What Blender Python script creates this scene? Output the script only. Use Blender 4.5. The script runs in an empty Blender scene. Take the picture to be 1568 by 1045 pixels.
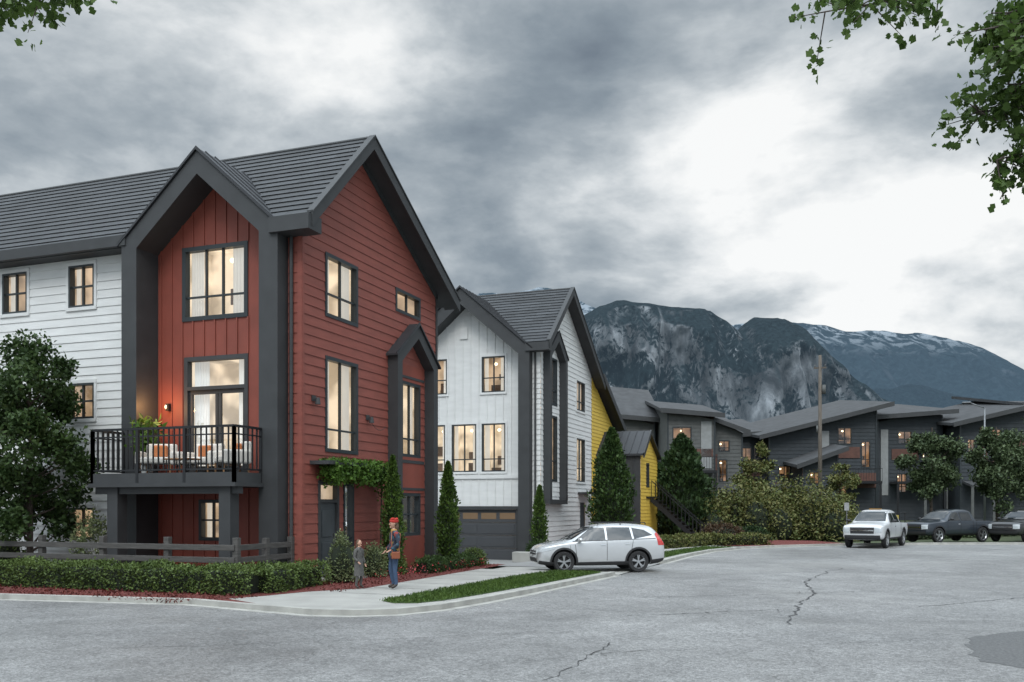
import bpy, bmesh, math, random
import numpy as np
from mathutils import Vector, Matrix, noise as mnoise
from mathutils.bvhtree import BVHTree
random.seed(7); RNG=np.random.default_rng(7)
S=bpy.context.scene
S.view_settings.view_transform='Standard'; S.view_settings.look='None'; S.view_settings.exposure=0
COL=S.collection
TH=math.radians(20.3); CT,ST=math.cos(TH),math.sin(TH)
def site(r,d,z=0.0):
    """cross-street frame (the far street runs square to this axis)"""
    return (CT*r-ST*d, ST*r+CT*d, z)
def sstep(a,b,x):
    t=min(1,max(0,(x-a)/(b-a))); return t*t*(3-2*t)
# ------------------------------------------------------------------ materials
def nt(m): return m.node_tree.nodes, m.node_tree.links
def nosample(m):
    try: m.cycles.emission_sampling='NONE'
    except Exception: pass
    return m
def M(name,c,rough=.6,metal=0,var=.12,scale=3.0,bump=0,bscale=40,emit=None,estr=0,coat=0,stretch=None,spec=.5):
    m=bpy.data.materials.new(name); m.use_nodes=True; N,L=nt(m); b=N['Principled BSDF']
    b.inputs['Roughness'].default_value=rough; b.inputs['Metallic'].default_value=metal
    b.inputs['Specular IOR Level'].default_value=spec
    if coat: b.inputs['Coat Weight'].default_value=coat; b.inputs['Coat Roughness'].default_value=.05
    tc=N.new('ShaderNodeTexCoord'); mp=N.new('ShaderNodeMapping'); L.new(tc.outputs['Object'],mp.inputs[0])
    if stretch: mp.inputs['Scale'].default_value=stretch
    if var>0:
        n=N.new('ShaderNodeTexNoise'); n.inputs['Scale'].default_value=scale; n.inputs['Detail'].default_value=5
        L.new(mp.outputs[0],n.inputs['Vector'])
        mr=N.new('ShaderNodeMapRange'); mr.inputs[1].default_value=.3; mr.inputs[2].default_value=.7
        mr.inputs[3].default_value=1-var; mr.inputs[4].default_value=1+var; L.new(n.outputs[0],mr.inputs[0])
        mx=N.new('ShaderNodeVectorMath'); mx.operation='SCALE'; mx.inputs[0].default_value=c[:3]
        L.new(mr.outputs[0],mx.inputs['Scale']); L.new(mx.outputs[0],b.inputs['Base Color'])
    else: b.inputs['Base Color'].default_value=(*c[:3],1)
    if bump>0:
        n2=N.new('ShaderNodeTexNoise'); n2.inputs['Scale'].default_value=bscale; n2.inputs['Detail'].default_value=3
        L.new(mp.outputs[0],n2.inputs['Vector'])
        bp=N.new('ShaderNodeBump'); bp.inputs['Strength'].default_value=bump; bp.inputs['Distance'].default_value=.02
        L.new(n2.outputs[0],bp.inputs['Height']); L.new(bp.outputs[0],b.inputs['Normal'])
    if emit:
        b.inputs['Emission Color'].default_value=(*emit,1); b.inputs['Emission Strength'].default_value=estr; nosample(m)
    return m
def roommat(name,c,emit,e0,e1):
    """interior wall: warm, uneven room light painted in as emission"""
    m=M(name,c,.85,var=.2,scale=1.1,emit=emit,estr=e0); N,L=nt(m); b=N['Principled BSDF']
    tc=N.new('ShaderNodeTexCoord'); n=N.new('ShaderNodeTexNoise'); n.inputs['Scale'].default_value=1.3; n.inputs['Detail'].default_value=2; L.new(tc.outputs['Object'],n.inputs['Vector'])
    mr=N.new('ShaderNodeMapRange'); mr.inputs[1].default_value=.38; mr.inputs[2].default_value=.62; mr.inputs[3].default_value=e0; mr.inputs[4].default_value=e1; L.new(n.outputs[0],mr.inputs[0]); L.new(mr.outputs[0],b.inputs['Emission Strength'])
    return m
def glass(name,tint=(.9,.95,1)):
    m=bpy.data.materials.new(name); m.use_nodes=True; N,L=nt(m); N.remove(N['Principled BSDF'])
    o=N['Material Output']; t=N.new('ShaderNodeBsdfTransparent'); t.inputs[0].default_value=(*tint,1)
    g=N.new('ShaderNodeBsdfGlossy'); g.inputs['Roughness'].default_value=.03
    f=N.new('ShaderNodeFresnel'); f.inputs[0].default_value=1.5
    mr=N.new('ShaderNodeMapRange'); mr.inputs[3].default_value=.06; mr.inputs[4].default_value=.95
    L.new(f.outputs[0],mr.inputs[0]); mx=N.new('ShaderNodeMixShader')
    L.new(mr.outputs[0],mx.inputs[0]); L.new(t.outputs[0],mx.inputs[1]); L.new(g.outputs[0],mx.inputs[2]); L.new(mx.outputs[0],o.inputs[0])
    return m
def leafmat(name,cols,rough=.55,trans=.2):
    m=bpy.data.materials.new(name); m.use_nodes=True; N,L=nt(m); b=N['Principled BSDF']; b.inputs['Roughness'].default_value=rough
    b.inputs['Specular IOR Level'].default_value=.25
    g=N.new('ShaderNodeNewGeometry'); cr=N.new('ShaderNodeValToRGB'); e=cr.color_ramp.elements
    while len(e)<len(cols): e.new(.5)
    for i,c in enumerate(cols): e[i].position=i/(len(cols)-1); e[i].color=(*c,1)
    tc=N.new('ShaderNodeTexCoord'); n=N.new('ShaderNodeTexNoise'); n.inputs['Scale'].default_value=1.6; n.inputs['Detail'].default_value=2
    L.new(tc.outputs['Object'],n.inputs['Vector'])
    a=N.new('ShaderNodeMath'); a.operation='MULTIPLY_ADD'; a.inputs[1].default_value=.55; L.new(g.outputs['Random Per Island'],a.inputs[0])
    mr=N.new('ShaderNodeMapRange'); mr.inputs[1].default_value=.3; mr.inputs[2].default_value=.7; mr.inputs[4].default_value=.45; L.new(n.outputs[0],mr.inputs[0])
    L.new(mr.outputs[0],a.inputs[2]); L.new(a.outputs[0],cr.inputs[0]); L.new(cr.outputs[0],b.inputs['Base Color'])
    if trans>0:
        tr=N.new('ShaderNodeBsdfTranslucent'); L.new(cr.outputs[0],tr.inputs[0]); mx=N.new('ShaderNodeMixShader'); mx.inputs[0].default_value=trans
        L.new(b.outputs[0],mx.inputs[1]); L.new(tr.outputs[0],mx.inputs[2]); L.new(mx.outputs[0],N['Material Output'].inputs[0])
    return m
RED=M('red_siding_paint',(.215,.060,.044),.62,var=.12,scale=1.5,bump=.15,bscale=60,stretch=(1,1,4))
REDB=M('red_board_paint',(.205,.048,.031),.62,var=.12,scale=1.5)
WHT=M('white_siding_paint',(.63,.635,.625),.6,var=.06,scale=1.2,bump=.1,bscale=60,stretch=(1,1,4))
YEL=M('yellow_siding_paint',(.64,.44,.07),.55,var=.06)
DRK=M('charcoal_trim_paint',(.034,.036,.038),.6,var=.14,scale=2)
DRK2=M('dark_window_frame',(.020,.027,.031),.45,var=.05)
DOORM=M('grey_door_paint',(.045,.052,.057),.5)
GRYS=M('grey_house_siding',(.088,.092,.090),.75,var=.14)
GRYD=M('slate_house_siding',(.030,.037,.043),.75,var=.14)
BRN=M('brown_cedar_panel',(.095,.040,.028),.6,var=.2)
METAL=M('standing_seam_metal',(.038,.040,.044),.5,metal=.3,var=.1)
BLK=M('black_steel',(.016,.017,.019),.45,metal=.3,var=.05)
CONC=M('concrete_walk',(.31,.305,.285),.85,var=.13,scale=1.3,bump=.25,bscale=120)
KERB=M('kerb_concrete',(.33,.325,.30),.85,var=.18,scale=2.5,bump=.25,bscale=80)
MULCH=M('red_bark_mulch',(.12,.025,.02),.95,var=.6,scale=40,bump=1,bscale=70)
GRASSM=M('lawn_soil',(.04,.07,.018),.95,var=.4,scale=14,bump=.6,bscale=90)
WOODF=M('grey_stained_wood',(.066,.062,.058),.8,var=.3,scale=3,stretch=(1,1,10),bump=.2)
BARK=M('tree_bark',(.06,.046,.036),.9,var=.35,scale=8,bump=.8,bscale=25)
GL=glass('window_glass')
ROOM=roommat('warm_glow_room',(.45,.39,.31),(1,.70,.44),.08,.55)
ROOM2=roommat('bright_glow_room',(.55,.49,.39),(1,.79,.56),.18,.82)
ROOMF=roommat('dim_glow_room',(.3,.22,.16),(1,.52,.24),.04,.30)
CURT=M('sheer_curtain',(.72,.70,.66),.9,var=.05,emit=(1,.87,.70),estr=.36)  # room light put into the cloth as its own emission
LAMPM=M('lit_lamp_glass',(1,1,1),.5,var=0,emit=(1,.78,.45),estr=4)
LAMPB=M('lit_wall_lamp_glass',(1,.9,.8),.5,var=0,emit=(1,.6,.3),estr=1.2)
FURN=M('room_furniture',(.12,.08,.055),.7,var=.3)
def roofmat():
    m=M('shingle_roof',(.034,.037,.041),.65,var=.18,scale=1.2); N,L=nt(m); b=N['Principled BSDF']
    tc=N.new('ShaderNodeTexCoord'); br=N.new('ShaderNodeTexBrick'); br.inputs['Scale'].default_value=1
    br.inputs['Brick Width'].default_value=1.1; br.inputs['Row Height'].default_value=.29; br.inputs['Mortar Size'].default_value=.010
    br.inputs['Color1'].default_value=(.66,.66,.66,1); br.inputs['Color2'].default_value=(1.2,1.2,1.2,1); br.inputs['Mortar'].default_value=(.25,.25,.25,1)
    L.new(tc.outputs['UV'],br.inputs['Vector'])
    old=b.inputs['Base Color'].links[0].from_socket; mx=N.new('ShaderNodeVectorMath'); mx.operation='MULTIPLY'
    L.new(old,mx.inputs[0]); L.new(br.outputs['Color'],mx.inputs[1]); L.new(mx.outputs[0],b.inputs['Base Color'])
    return m
ROOF=roofmat()
FARROOF=M('dark_shingle_roof',(.048,.050,.053),.85,var=.25,scale=1.5)
def asphalt():
    m=bpy.data.materials.new('worn_asphalt'); m.use_nodes=True; N,L=nt(m); b=N['Principled BSDF']
    tc=N.new('ShaderNodeTexCoord')
    def nz(s,d=6,r=.6,dist=0):
        n=N.new('ShaderNodeTexNoise'); n.inputs['Scale'].default_value=s; n.inputs['Detail'].default_value=d; n.inputs['Roughness'].default_value=r
        n.inputs['Distortion'].default_value=dist; L.new(tc.outputs['Object'],n.inputs['Vector']); return n
    def mr(src,a,b_,c,d):
        q=N.new('ShaderNodeMapRange'); q.inputs[1].default_value=a; q.inputs[2].default_value=b_; q.inputs[3].default_value=c; q.inputs[4].default_value=d
        L.new(src,q.inputs[0]); return q.outputs[0]
    def mul(a,b_):
        q=N.new('ShaderNodeMath'); q.operation='MULTIPLY'; L.new(a,q.inputs[0]); L.new(b_,q.inputs[1]); return q.outputs[0]
    big=mr(nz(.13,4,.6,.5).outputs[0],.32,.68,.70,1.25); mid=mr(nz(1.1,5,.72).outputs[0],.3,.7,.80,1.20); fine=mr(nz(42,2,.8).outputs[0],.3,.7,.5,1.5)
    v=N.new('ShaderNodeTexVoronoi'); v.inputs['Scale'].default_value=26; L.new(tc.outputs['Object'],v.inputs['Vector'])
    sc_=N.new('ShaderNodeSeparateColor'); L.new(v.outputs['Color'],sc_.inputs[0]); spk=mr(sc_.outputs[0],0,1,.66,1.34)
    wv=nz(.8,4,.6); mxv=N.new('ShaderNodeVectorMath'); mxv.operation='MULTIPLY_ADD'; mxv.inputs[1].default_value=(1.2,1.2,1.2)
    L.new(wv.outputs['Color'],mxv.inputs[0]); L.new(tc.outputs['Object'],mxv.inputs[2])
    v2=N.new('ShaderNodeTexVoronoi'); v2.feature='DISTANCE_TO_EDGE'; v2.inputs['Scale'].default_value=.2; L.new(mxv.outputs[0],v2.inputs['Vector'])
    crk=mr(v2.outputs['Distance'],0,.004,.6,1)
    t=mul(mul(mul(mul(big,mid),fine),spk),crk)
    cc=N.new('ShaderNodeVectorMath'); cc.operation='SCALE'; cc.inputs[0].default_value=(.190,.189,.186); L.new(t,cc.inputs['Scale']); L.new(cc.outputs[0],b.inputs['Base Color'])
    rr=mr(nz(.25,3).outputs[0],.35,.65,.42,.75); L.new(rr,b.inputs['Roughness'])
    bp=N.new('ShaderNodeBump'); bp.inputs['Strength'].default_value=.55; bp.inputs['Distance'].default_value=.012; L.new(v.outputs['Distance'],bp.inputs['Height']); L.new(bp.outputs[0],b.inputs['Normal'])
    return m
ASPH=asphalt()
TAR=M('tar_sealed_crack',(.045,.045,.046),.7,var=.2)
PATCHM=M('dark_asphalt_patch',(.105,.106,.106),.7,var=.4,scale=22,bump=.4,bscale=90)
# ------------------------------------------------------------------ mesh builder
class MB:
    def __init__(s): s.v=[]; s.f=[]; s.uv={}
    def face(s,pts,uv=None):
        n=len(s.v); s.v+= [tuple(p) for p in pts]
        if uv: s.uv[len(s.f)]=uv
        s.f.append(tuple(range(n,n+len(pts))))
    def hexa(s,a,b):
        n=len(s.v); s.v+=[tuple(p) for p in a]+[tuple(p) for p in b]
        for q in ((0,1,2,3),(7,6,5,4),(0,4,5,1),(1,5,6,2),(2,6,7,3),(3,7,4,0)): s.f.append(tuple(n+i for i in q))
    def box(s,x0,x1,y0,y1,z0,z1):
        s.hexa([(x0,y0,z0),(x1,y0,z0),(x1,y1,z0),(x0,y1,z0)],[(x0,y0,z1),(x1,y0,z1),(x1,y1,z1),(x0,y1,z1)])
    def pbox(s,P,u0,u1,z0,z1,o0,o1):
        s.hexa([P(u0,z0,o0),P(u1,z0,o0),P(u1,z1,o0),P(u0,z1,o0)],[P(u0,z0,o1),P(u1,z0,o1),P(u1,z1,o1),P(u0,z1,o1)])
    def beam(s,p,q,w,h):
        p=Vector(p);q=Vector(q);d=(q-p).normalized(); up=Vector((0,0,1)) if abs(d.z)<.95 else Vector((1,0,0))
        r=d.cross(up).normalized()*w/2; u=r.cross(d).normalized()*h/2
        s.hexa([p-r-u,p+r-u,p+r+u,p-r+u],[q-r-u,q+r-u,q+r+u,q-r+u])
    def cyl(s,p,q,r0,r1,n=10,caps=True):
        p=Vector(p);q=Vector(q);d=(q-p).normalized(); up=Vector((0,0,1)) if abs(d.z)<.9 else Vector((1,0,0))
        a=d.cross(up).normalized(); b=a.cross(d); k=len(s.v)
        for c,r in ((p,r0),(q,r1)):
            for i in range(n):
                t=2*math.pi*i/n; s.v.append(tuple(c+a*math.cos(t)*r+b*math.sin(t)*r))
        for i in range(n): s.f.append((k+i,k+(i+1)%n,k+n+(i+1)%n,k+n+i))
        if caps: s.f.append(tuple(k+i for i in range(n))); s.f.append(tuple(k+n+i for i in range(n)))
    def ell(s,c,r,n=12,m=8):
        k=len(s.v)
        for j in range(m+1):
            ph=math.pi*j/m
            for i in range(n):
                t=2*math.pi*i/n; s.v.append((c[0]+r[0]*math.sin(ph)*math.cos(t),c[1]+r[1]*math.sin(ph)*math.sin(t),c[2]+r[2]*math.cos(ph)))
        for j in range(m):
            for i in range(n): s.f.append((k+j*n+i,k+j*n+(i+1)%n,k+(j+1)*n+(i+1)%n,k+(j+1)*n+i))
    def mesh(s,name,mat,smooth=False,recalc=True):
        me=bpy.data.meshes.new(name); me.from_pydata(s.v,[],s.f)
        if s.uv:
            ul=me.uv_layers.new(name='UVMap')
            for fi,uv in s.uv.items():
                for li,c in zip(me.polygons[fi].loop_indices,uv): ul.data[li].uv=c
        if recalc:
            bm=bmesh.new(); bm.from_mesh(me); bmesh.ops.recalc_face_normals(bm,faces=bm.faces); bm.to_mesh(me); bm.free()
        if mat: me.materials.append(mat)
        if smooth:
            for p in me.polygons: p.use_smooth=True
        return me
    def obj(s,name,mat,parent=None,smooth=False,bevel=0,recalc=True):
        o=bpy.data.objects.new(name,s.mesh(name,mat,smooth,recalc)); COL.objects.link(o)
        if parent: o.parent=parent
        if bevel:
            b=o.modifiers.new('bevel','BEVEL'); b.width=bevel; b.segments=2; b.limit_method='ANGLE'
        return o
def empty(name,loc=(0,0,0),rz=0):
    e=bpy.data.objects.new(name,None); COL.objects.link(e); e.location=loc; e.rotation_euler=(0,0,rz); e.empty_display_size=.3; return e
class Obj:
    def __init__(s,name,loc=(0,0,0),rz=0): s.e=empty(name,loc,rz); s.p={}
    def g(s,part,mat,smooth=False,bevel=0):
        if part not in s.p: s.p[part]=(MB(),mat,smooth,bevel)
        return s.p[part][0]
    def done(s):
        for k,(mb,mat,sm,bv) in s.p.items():
            if mb.f: mb.obj(k,mat,s.e,sm,bv)
        return s.e
def PF(y): return lambda u,z,o=0:(u,y-o,z)
def PS(x): return lambda u,z,o=0:(x+o,u,z)
def PC(d): return lambda u,z,o=0:site(u,d-o,z)
def lap_wall(mb,P,span,z0,z1,ops=(),course=.19,proud=.022):
    z=z0
    while z<z1-1e-3:
        zt=min(z+course,z1); brk=sorted({z,zt}|{e for o in ops for e in (o[2],o[3]) if z<e<zt})
        for a,b in zip(brk,brk[1:]):
            oa=proud*(1-(a-z)/course); ob=proud*(1-(b-z)/course); mid=(a+b)/2
            L0,R0=span(a); L1,R1=span(b)
            if R0-L0<.03: continue
            if R1<L1: L1=R1=(L1+R1)/2
            cb,ct=L0,L1
            segs=[]
            for c0,c1 in sorted((o[0],o[1]) for o in ops if o[2]<=mid<=o[3]):
                segs.append((cb,c0,ct,c0)); cb=ct=c1
            segs.append((cb,R0,ct,R1))
            for x0,x1,t0,t1 in segs:
                if x1-x0<.005: continue
                mb.face([P(x0,a,oa),P(x1,a,oa),P(t1,b,ob),P(t0,b,ob)])
                if a==z: mb.face([P(x0,a,oa),P(x1,a,oa),P(x1,a,-.004),P(x0,a,-.004)])
        z=zt
def bb_wall(mb,P,u0,u1,z0,ztop,ops=(),brk=(),step=.38,bat=.045):
    us=sorted({u0,u1}|{e for o in ops for e in (o[0],o[1]) if u0<e<u1}|{b for b in brk if u0<b<u1})
    for a,b in zip(us,us[1:]):
        m=(a+b)/2; z=z0
        for o in sorted((o for o in ops if o[0]<=m<=o[1]),key=lambda o:o[2]):
            mb.face([P(a,z),P(b,z),P(b,o[2]),P(a,o[2])]); z=o[3]
        mb.face([P(a,z),P(b,z),P(b,ztop(b)),P(a,ztop(a))])
    u=u0+step/2
    while u<u1:
        z=z0
        for o in sorted((o for o in ops if o[0]-.02<=u<=o[1]+.02),key=lambda o:o[2]):
            if o[2]-z>.05: mb.pbox(P,u-bat/2,u+bat/2,z,o[2],.001,.03)
            z=o[3]
        if ztop(u)-z>.05: mb.pbox(P,u-bat/2,u+bat/2,z,ztop(u),.001,.03)
        u+=step
def window(H,P,u0,u1,z0,z1,cols=(.5,),rows=(.3,),trim=DRK2,tw=.1,room=ROOM,curt=True,depth=1.3,wtrim=None):
    T=H.g('window_trim_'+trim.name,trim); G=H.g('window_glass',GL); R=H.g('glow_rooms_'+room.name,room); C=H.g('curtains',CURT,True)
    if wtrim:
        W=H.g('window_casing',wtrim)
        W.pbox(P,u0-.09,u1+.09,z1,z1+.1,-.02,.045); W.pbox(P,u0-.09,u1+.09,z0-.1,z0,-.02,.055)
        W.pbox(P,u0-.09,u0,z0,z1,-.02,.04); W.pbox(P,u1,u1+.09,z0,z1,-.02,.04)
        tw=.06
    T.pbox(P,u0,u1,z1-tw,z1,-.16,.035); T.pbox(P,u0,u1,z0,z0+tw,-.16,.035)
    T.pbox(P,u0,u0+tw,z0+tw,z1-tw,-.16,.033); T.pbox(P,u1-tw,u1,z0+tw,z1-tw,-.16,.033)
    a,b,c,d=u0+tw,u1-tw,z0+tw,z1-tw
    for k in cols: x=a+(b-a)*k; T.pbox(P,x-.028,x+.028,c,d,-.1,-.03)
    for k in rows: x=c+(d-c)*k; T.pbox(P,a,b,x-.025,x+.025,-.098,-.032)
    G.face([P(a,c,-.07),P(b,c,-.07),P(b,d,-.07),P(a,d,-.07)])
    e=.18; A,B,Cc,Dd=u0-e,u1+e,z0-.15,z1+.2; o0,o1=-.17,-.17-depth
    for q in ([P(A,Cc,o1),P(B,Cc,o1),P(B,Dd,o1),P(A,Dd,o1)],[P(A,Cc,o0),P(A,Cc,o1),P(A,Dd,o1),P(A,Dd,o0)],[P(B,Cc,o0),P(B,Cc,o1),P(B,Dd,o1),P(B,Dd,o0)],
              [P(A,Cc,o0),P(B,Cc,o0),P(B,Cc,o1),P(A,Cc,o1)],[P(A,Dd,o0),P(B,Dd,o0),P(B,Dd,o1),P(A,Dd,o1)]): R.face(q)
    rr=random.Random(int(u0*100+z0*37))
    F=H.g('room_furniture',FURN)
    for _ in range(2):
        x=rr.uniform(u0+.1,u1-.5); w=rr.uniform(.25,.6); zz=rr.uniform(z0+.3,z1-.9) if z1-z0>1.3 else z0+.1
        F.pbox(P,x,x+w,zz,zz+rr.uniform(.25,.5),o1+.02,o1+.06)
    F.pbox(P,u0+.1+rr.random()*.4,u1-.2,z0,z0+rr.uniform(.2,.5),o1+.1,o1+.5)
    lx=(u0+u1)/2+rr.uniform(-.2,.2); c0=P(lx,z1-.25,o0-.6)
    H.g('pendant_lamps',LAMPM,True).ell(c0,(.09,.09,.07),8,6)
    if curt:
        for s0,s1 in ((a,a+(b-a)*rr.uniform(.16,.3)),(b-(b-a)*rr.uniform(.16,.3),b)):
            n=22; prev=None
            for i in range(n+1):
                x=s0+(s1-s0)*i/n; o=-.24+.025*math.sin(i*1.5)
                if prev: C.face([P(prev[0],c-.05,prev[1]),P(x,c-.05,o),P(x,d+.05,o),P(prev[0],d+.05,prev[1])])
                prev=(x,o)
    return (u0+.01,u1-.01,z0+.01,z1-.01)
def gframe(mb,P,ul,ur,z0,ze,zp,leg,bv,o0,o1,rleg=None):
    rleg=rleg or leg; uc=(ul+ur)/2; sl=(zp-ze)/(uc-ul)
    il,ir=ul+leg,ur-rleg; ip=zp-bv; zl=ip-sl*(uc-il); zr=ip-sl*(ir-uc)
    segs=[[(ul,z0),(il,z0),(il,zl),(ul,ze)],[(ul,ze),(il,zl),(uc,ip),(uc,zp)],[(uc,zp),(uc,ip),(ir,zr),(ur,ze)],[(ir,z0),(ur,z0),(ur,ze),(ir,zr)]]
    for q in segs: mb.hexa([P(a,b,o0) for a,b in q],[P(a,b,o1) for a,b in q])
def roof_slope(mb,x0,x1,ye,ze,yr,zr,course=.29,step=.03,valley=None):
    """valley(x)-> height of the crossing dormer roof; this slope is trimmed below it"""
    dy,dz=yr-ye,zr-ze; L=math.hypot(dy,dz); n=max(1,round(L/course)); nz_=abs(dy)/L
    ny=(-dz/L) if dy>0 else (dz/L)
    xsl=[x0,x1] if not valley else list(np.linspace(x0,x1,41))
    def tv(x): return 0 if not valley else min(1,max(0,(valley(x)-ze)/dz))
    for xa,xb in zip(xsl,xsl[1:]):
        ta,tb=tv(xa),tv(xb)
        for i in range(n):
            a,b=i/n,(i+1)/n
            if b<=ta and b<=tb: continue
            def q(x,t,o): return (x,ye+dy*t+ny*o,ze+dz*t+nz_*o)
            aa,ab=min(b,max(a,ta)),min(b,max(a,tb)); oa=step*(1-(aa-a)*n); ob=step*(1-(ab-a)*n)
            v0=i*.29
            mb.face([q(xa,aa,oa),q(xb,ab,ob),q(xb,b,.002),q(xa,b,.002)],[(xa,v0+.004+(aa-a)*n*.29),(xb,v0+.004+(ab-a)*n*.29),(xb,v0+.29),(xa,v0+.29)])
            if aa==a and ab==a: mb.face([q(xa,a,step),q(xb,a,step),q(xb,a,-.003),q(xa,a,-.003)],[(xa,v0),(xb,v0),(xb,v0),(xa,v0)])
def slab(mb,x0,x1,ye,ze,yr,zr,t):
    mb.hexa([(x0,ye,ze-t),(x1,ye,ze-t),(x1,yr,zr-t),(x0,yr,zr-t)],[(x0,ye,ze),(x1,ye,ze),(x1,yr,zr),(x0,yr,zr)])
def main_roof(H,x0,x1,ye0,ze0,yr,zr,ye1,ze1,dl,dr,dzf,t=.12,rake=.34):
    R=H.g('shingle_roof',ROOF); D=H.g('roof_fascia_and_soffit',DRK)
    roof_slope(R,x0,dl,ye0,ze0,yr,zr); roof_slope(R,dl,dr,ye0,ze0,yr,zr,valley=dzf); roof_slope(R,dr,x1,ye0,ze0,yr,zr)
    roof_slope(R,x0,x1,ye1,ze1,yr,zr)
    slab(D,x0,dl,ye0+.01,ze0-.012,yr,zr-.012,t); slab(D,dr,x1-.004,ye0+.01,ze0-.012,yr,zr-.012,t); slab(D,x0,x1-.004,ye1-.01,ze1-.012,yr,zr-.012,t)
    for ye,ze in ((ye0,ze0),(ye1,ze1)):
        D.hexa([(x1,ye,ze-rake),(x1,yr,zr-rake),(x1,yr,zr+.05),(x1,ye,ze+.05)],[(x1+.05,ye,ze-rake),(x1+.05,yr,zr-rake),(x1+.05,yr,zr+.05),(x1+.05,ye,ze+.05)])
        D.hexa([(x1-.12,ye,ze+.035),(x1-.12,yr,zr+.035),(x1+.08,yr,zr+.035),(x1+.08,ye,ze+.035)],[(x1-.12,ye,ze+.08),(x1-.12,yr,zr+.08),(x1+.08,yr,zr+.08),(x1+.08,ye,ze+.08)])
    D.cyl((x0,yr,zr),(x1+.06,yr,zr),.06,.06,8)
def seam_roof(H,P,uc,ul,ur,zp,ze,o0,o1,part='metal_dormer_roof',mat=METAL,step=.4):
    m=H.g(part,mat)
    for ue in (ul,ur):
        du=ue-uc; ex=1.05; e=(uc+du*ex, zp-(zp-ze)*ex)
        t=.06
        m.hexa([P(uc,zp+.01,o0),P(e[0],e[1]+.01,o0),P(e[0],e[1]+.01,o1),P(uc,zp+.01,o1)],[P(uc,zp+.01+t,o0),P(e[0],e[1]+.01+t,o0),P(e[0],e[1]+.01+t,o1),P(uc,zp+.01+t,o1)])
        o=o0-.02
        while o>o1:
            m.hexa([P(uc,zp+.06,o),P(e[0],e[1]+.06,o),P(e[0],e[1]+.06,o-.03),P(uc,zp+.06,o-.03)],[P(uc,zp+.11,o),P(e[0],e[1]+.11,o),P(e[0],e[1]+.11,o-.03),P(uc,zp+.11,o-.03)])
            o-=step
# ------------------------------------------------------------------ foliage
def leaves(name,pts,size,mat,parent=None,up=0.0,asp=.6,jit=.4,dirs=None,shape=4):
    pts=np.asarray(pts,float); n=len(pts)
    a=RNG.normal(size=(n,3))
    if dirs is not None: a=a*.45+dirs
    a[:,2]+=up; a/=np.linalg.norm(a,axis=1)[:,None]+1e-9
    b=RNG.normal(size=(n,3)); b-=(a*b).sum(1)[:,None]*a; b/=np.linalg.norm(b,axis=1)[:,None]+1e-9
    s=size*(1+jit*RNG.uniform(-1,1,n))[:,None]
    if shape==4: tpl=[(0,0),(.5,.5),(1,0),(.5,-.5)]
    else: tpl=[(0,0),(.25,.42),(.45,.30),(.62,.55),(1,0),(.62,-.55),(.45,-.30),(.25,-.42)]
    k=len(tpl); V=np.empty((n,k,3))
    nrm=np.cross(a,b)
    for i,(u,v) in enumerate(tpl): V[:,i]=pts+a*s*u+b*s*v*asp*2*.5+nrm*s*(-.12*abs(v)*2)
    me=bpy.data.meshes.new(name); me.vertices.add(n*k); me.vertices.foreach_set('co',V.reshape(-1))
    me.loops.add(n*k); me.loops.foreach_set('vertex_index',np.arange(n*k,dtype=np.int32))
    me.polygons.add(n); me.polygons.foreach_set('loop_start',np.arange(0,n*k,k,dtype=np.int32)); me.polygons.foreach_set('loop_total',np.full(n,k,dtype=np.int32))
    me.update(calc_edges=True); me.materials.append(mat)
    o=bpy.data.objects.new(name,me); COL.objects.link(o)
    if parent: o.parent=parent
    return o
def rand_dir(n):
    d=RNG.normal(size=(n,3)); return d/np.linalg.norm(d,axis=1)[:,None]
L_MID=leafmat('leaf_green',[(.013,.030,.009),(.036,.066,.018),(.072,.115,.034)])
L_DRK=leafmat('leaf_dark_green',[(.010,.022,.009),(.025,.050,.016),(.05,.086,.028)],trans=0)
L_LIT=leafmat('leaf_bright_green',[(.03,.065,.01),(.07,.14,.022),(.12,.21,.035)])
L_HEDGE=leafmat('hedge_leaf',[(.030,.052,.013),(.072,.108,.026),(.125,.175,.05)],trans=0)
L_AUT=leafmat('autumn_shrub_leaf',[(.045,.035,.014),(.07,.095,.024),(.13,.12,.04),(.11,.15,.045)],trans=0)
L_THU=leafmat('cedar_spray',[(.014,.03,.007),(.045,.085,.014),(.095,.15,.024)],trans=0)
L_THD=leafmat('dark_cedar_spray',[(.010,.024,.008),(.030,.060,.014),(.06,.10,.024)],trans=0)
L_GRS=leafmat('grass_blade',[(.03,.060,.01),(.055,.10,.018),(.09,.145,.028)],trans=0)
L_BLU=leafmat('silver_shrub_leaf',[(.05,.07,.03),(.13,.16,.07),(.24,.27,.14)],trans=0)
COREM=M('foliage_shadow_core',(.008,.014,.005),.95,var=.3)  # near-black solid filler; shade inside the foliage put into its colour
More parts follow.
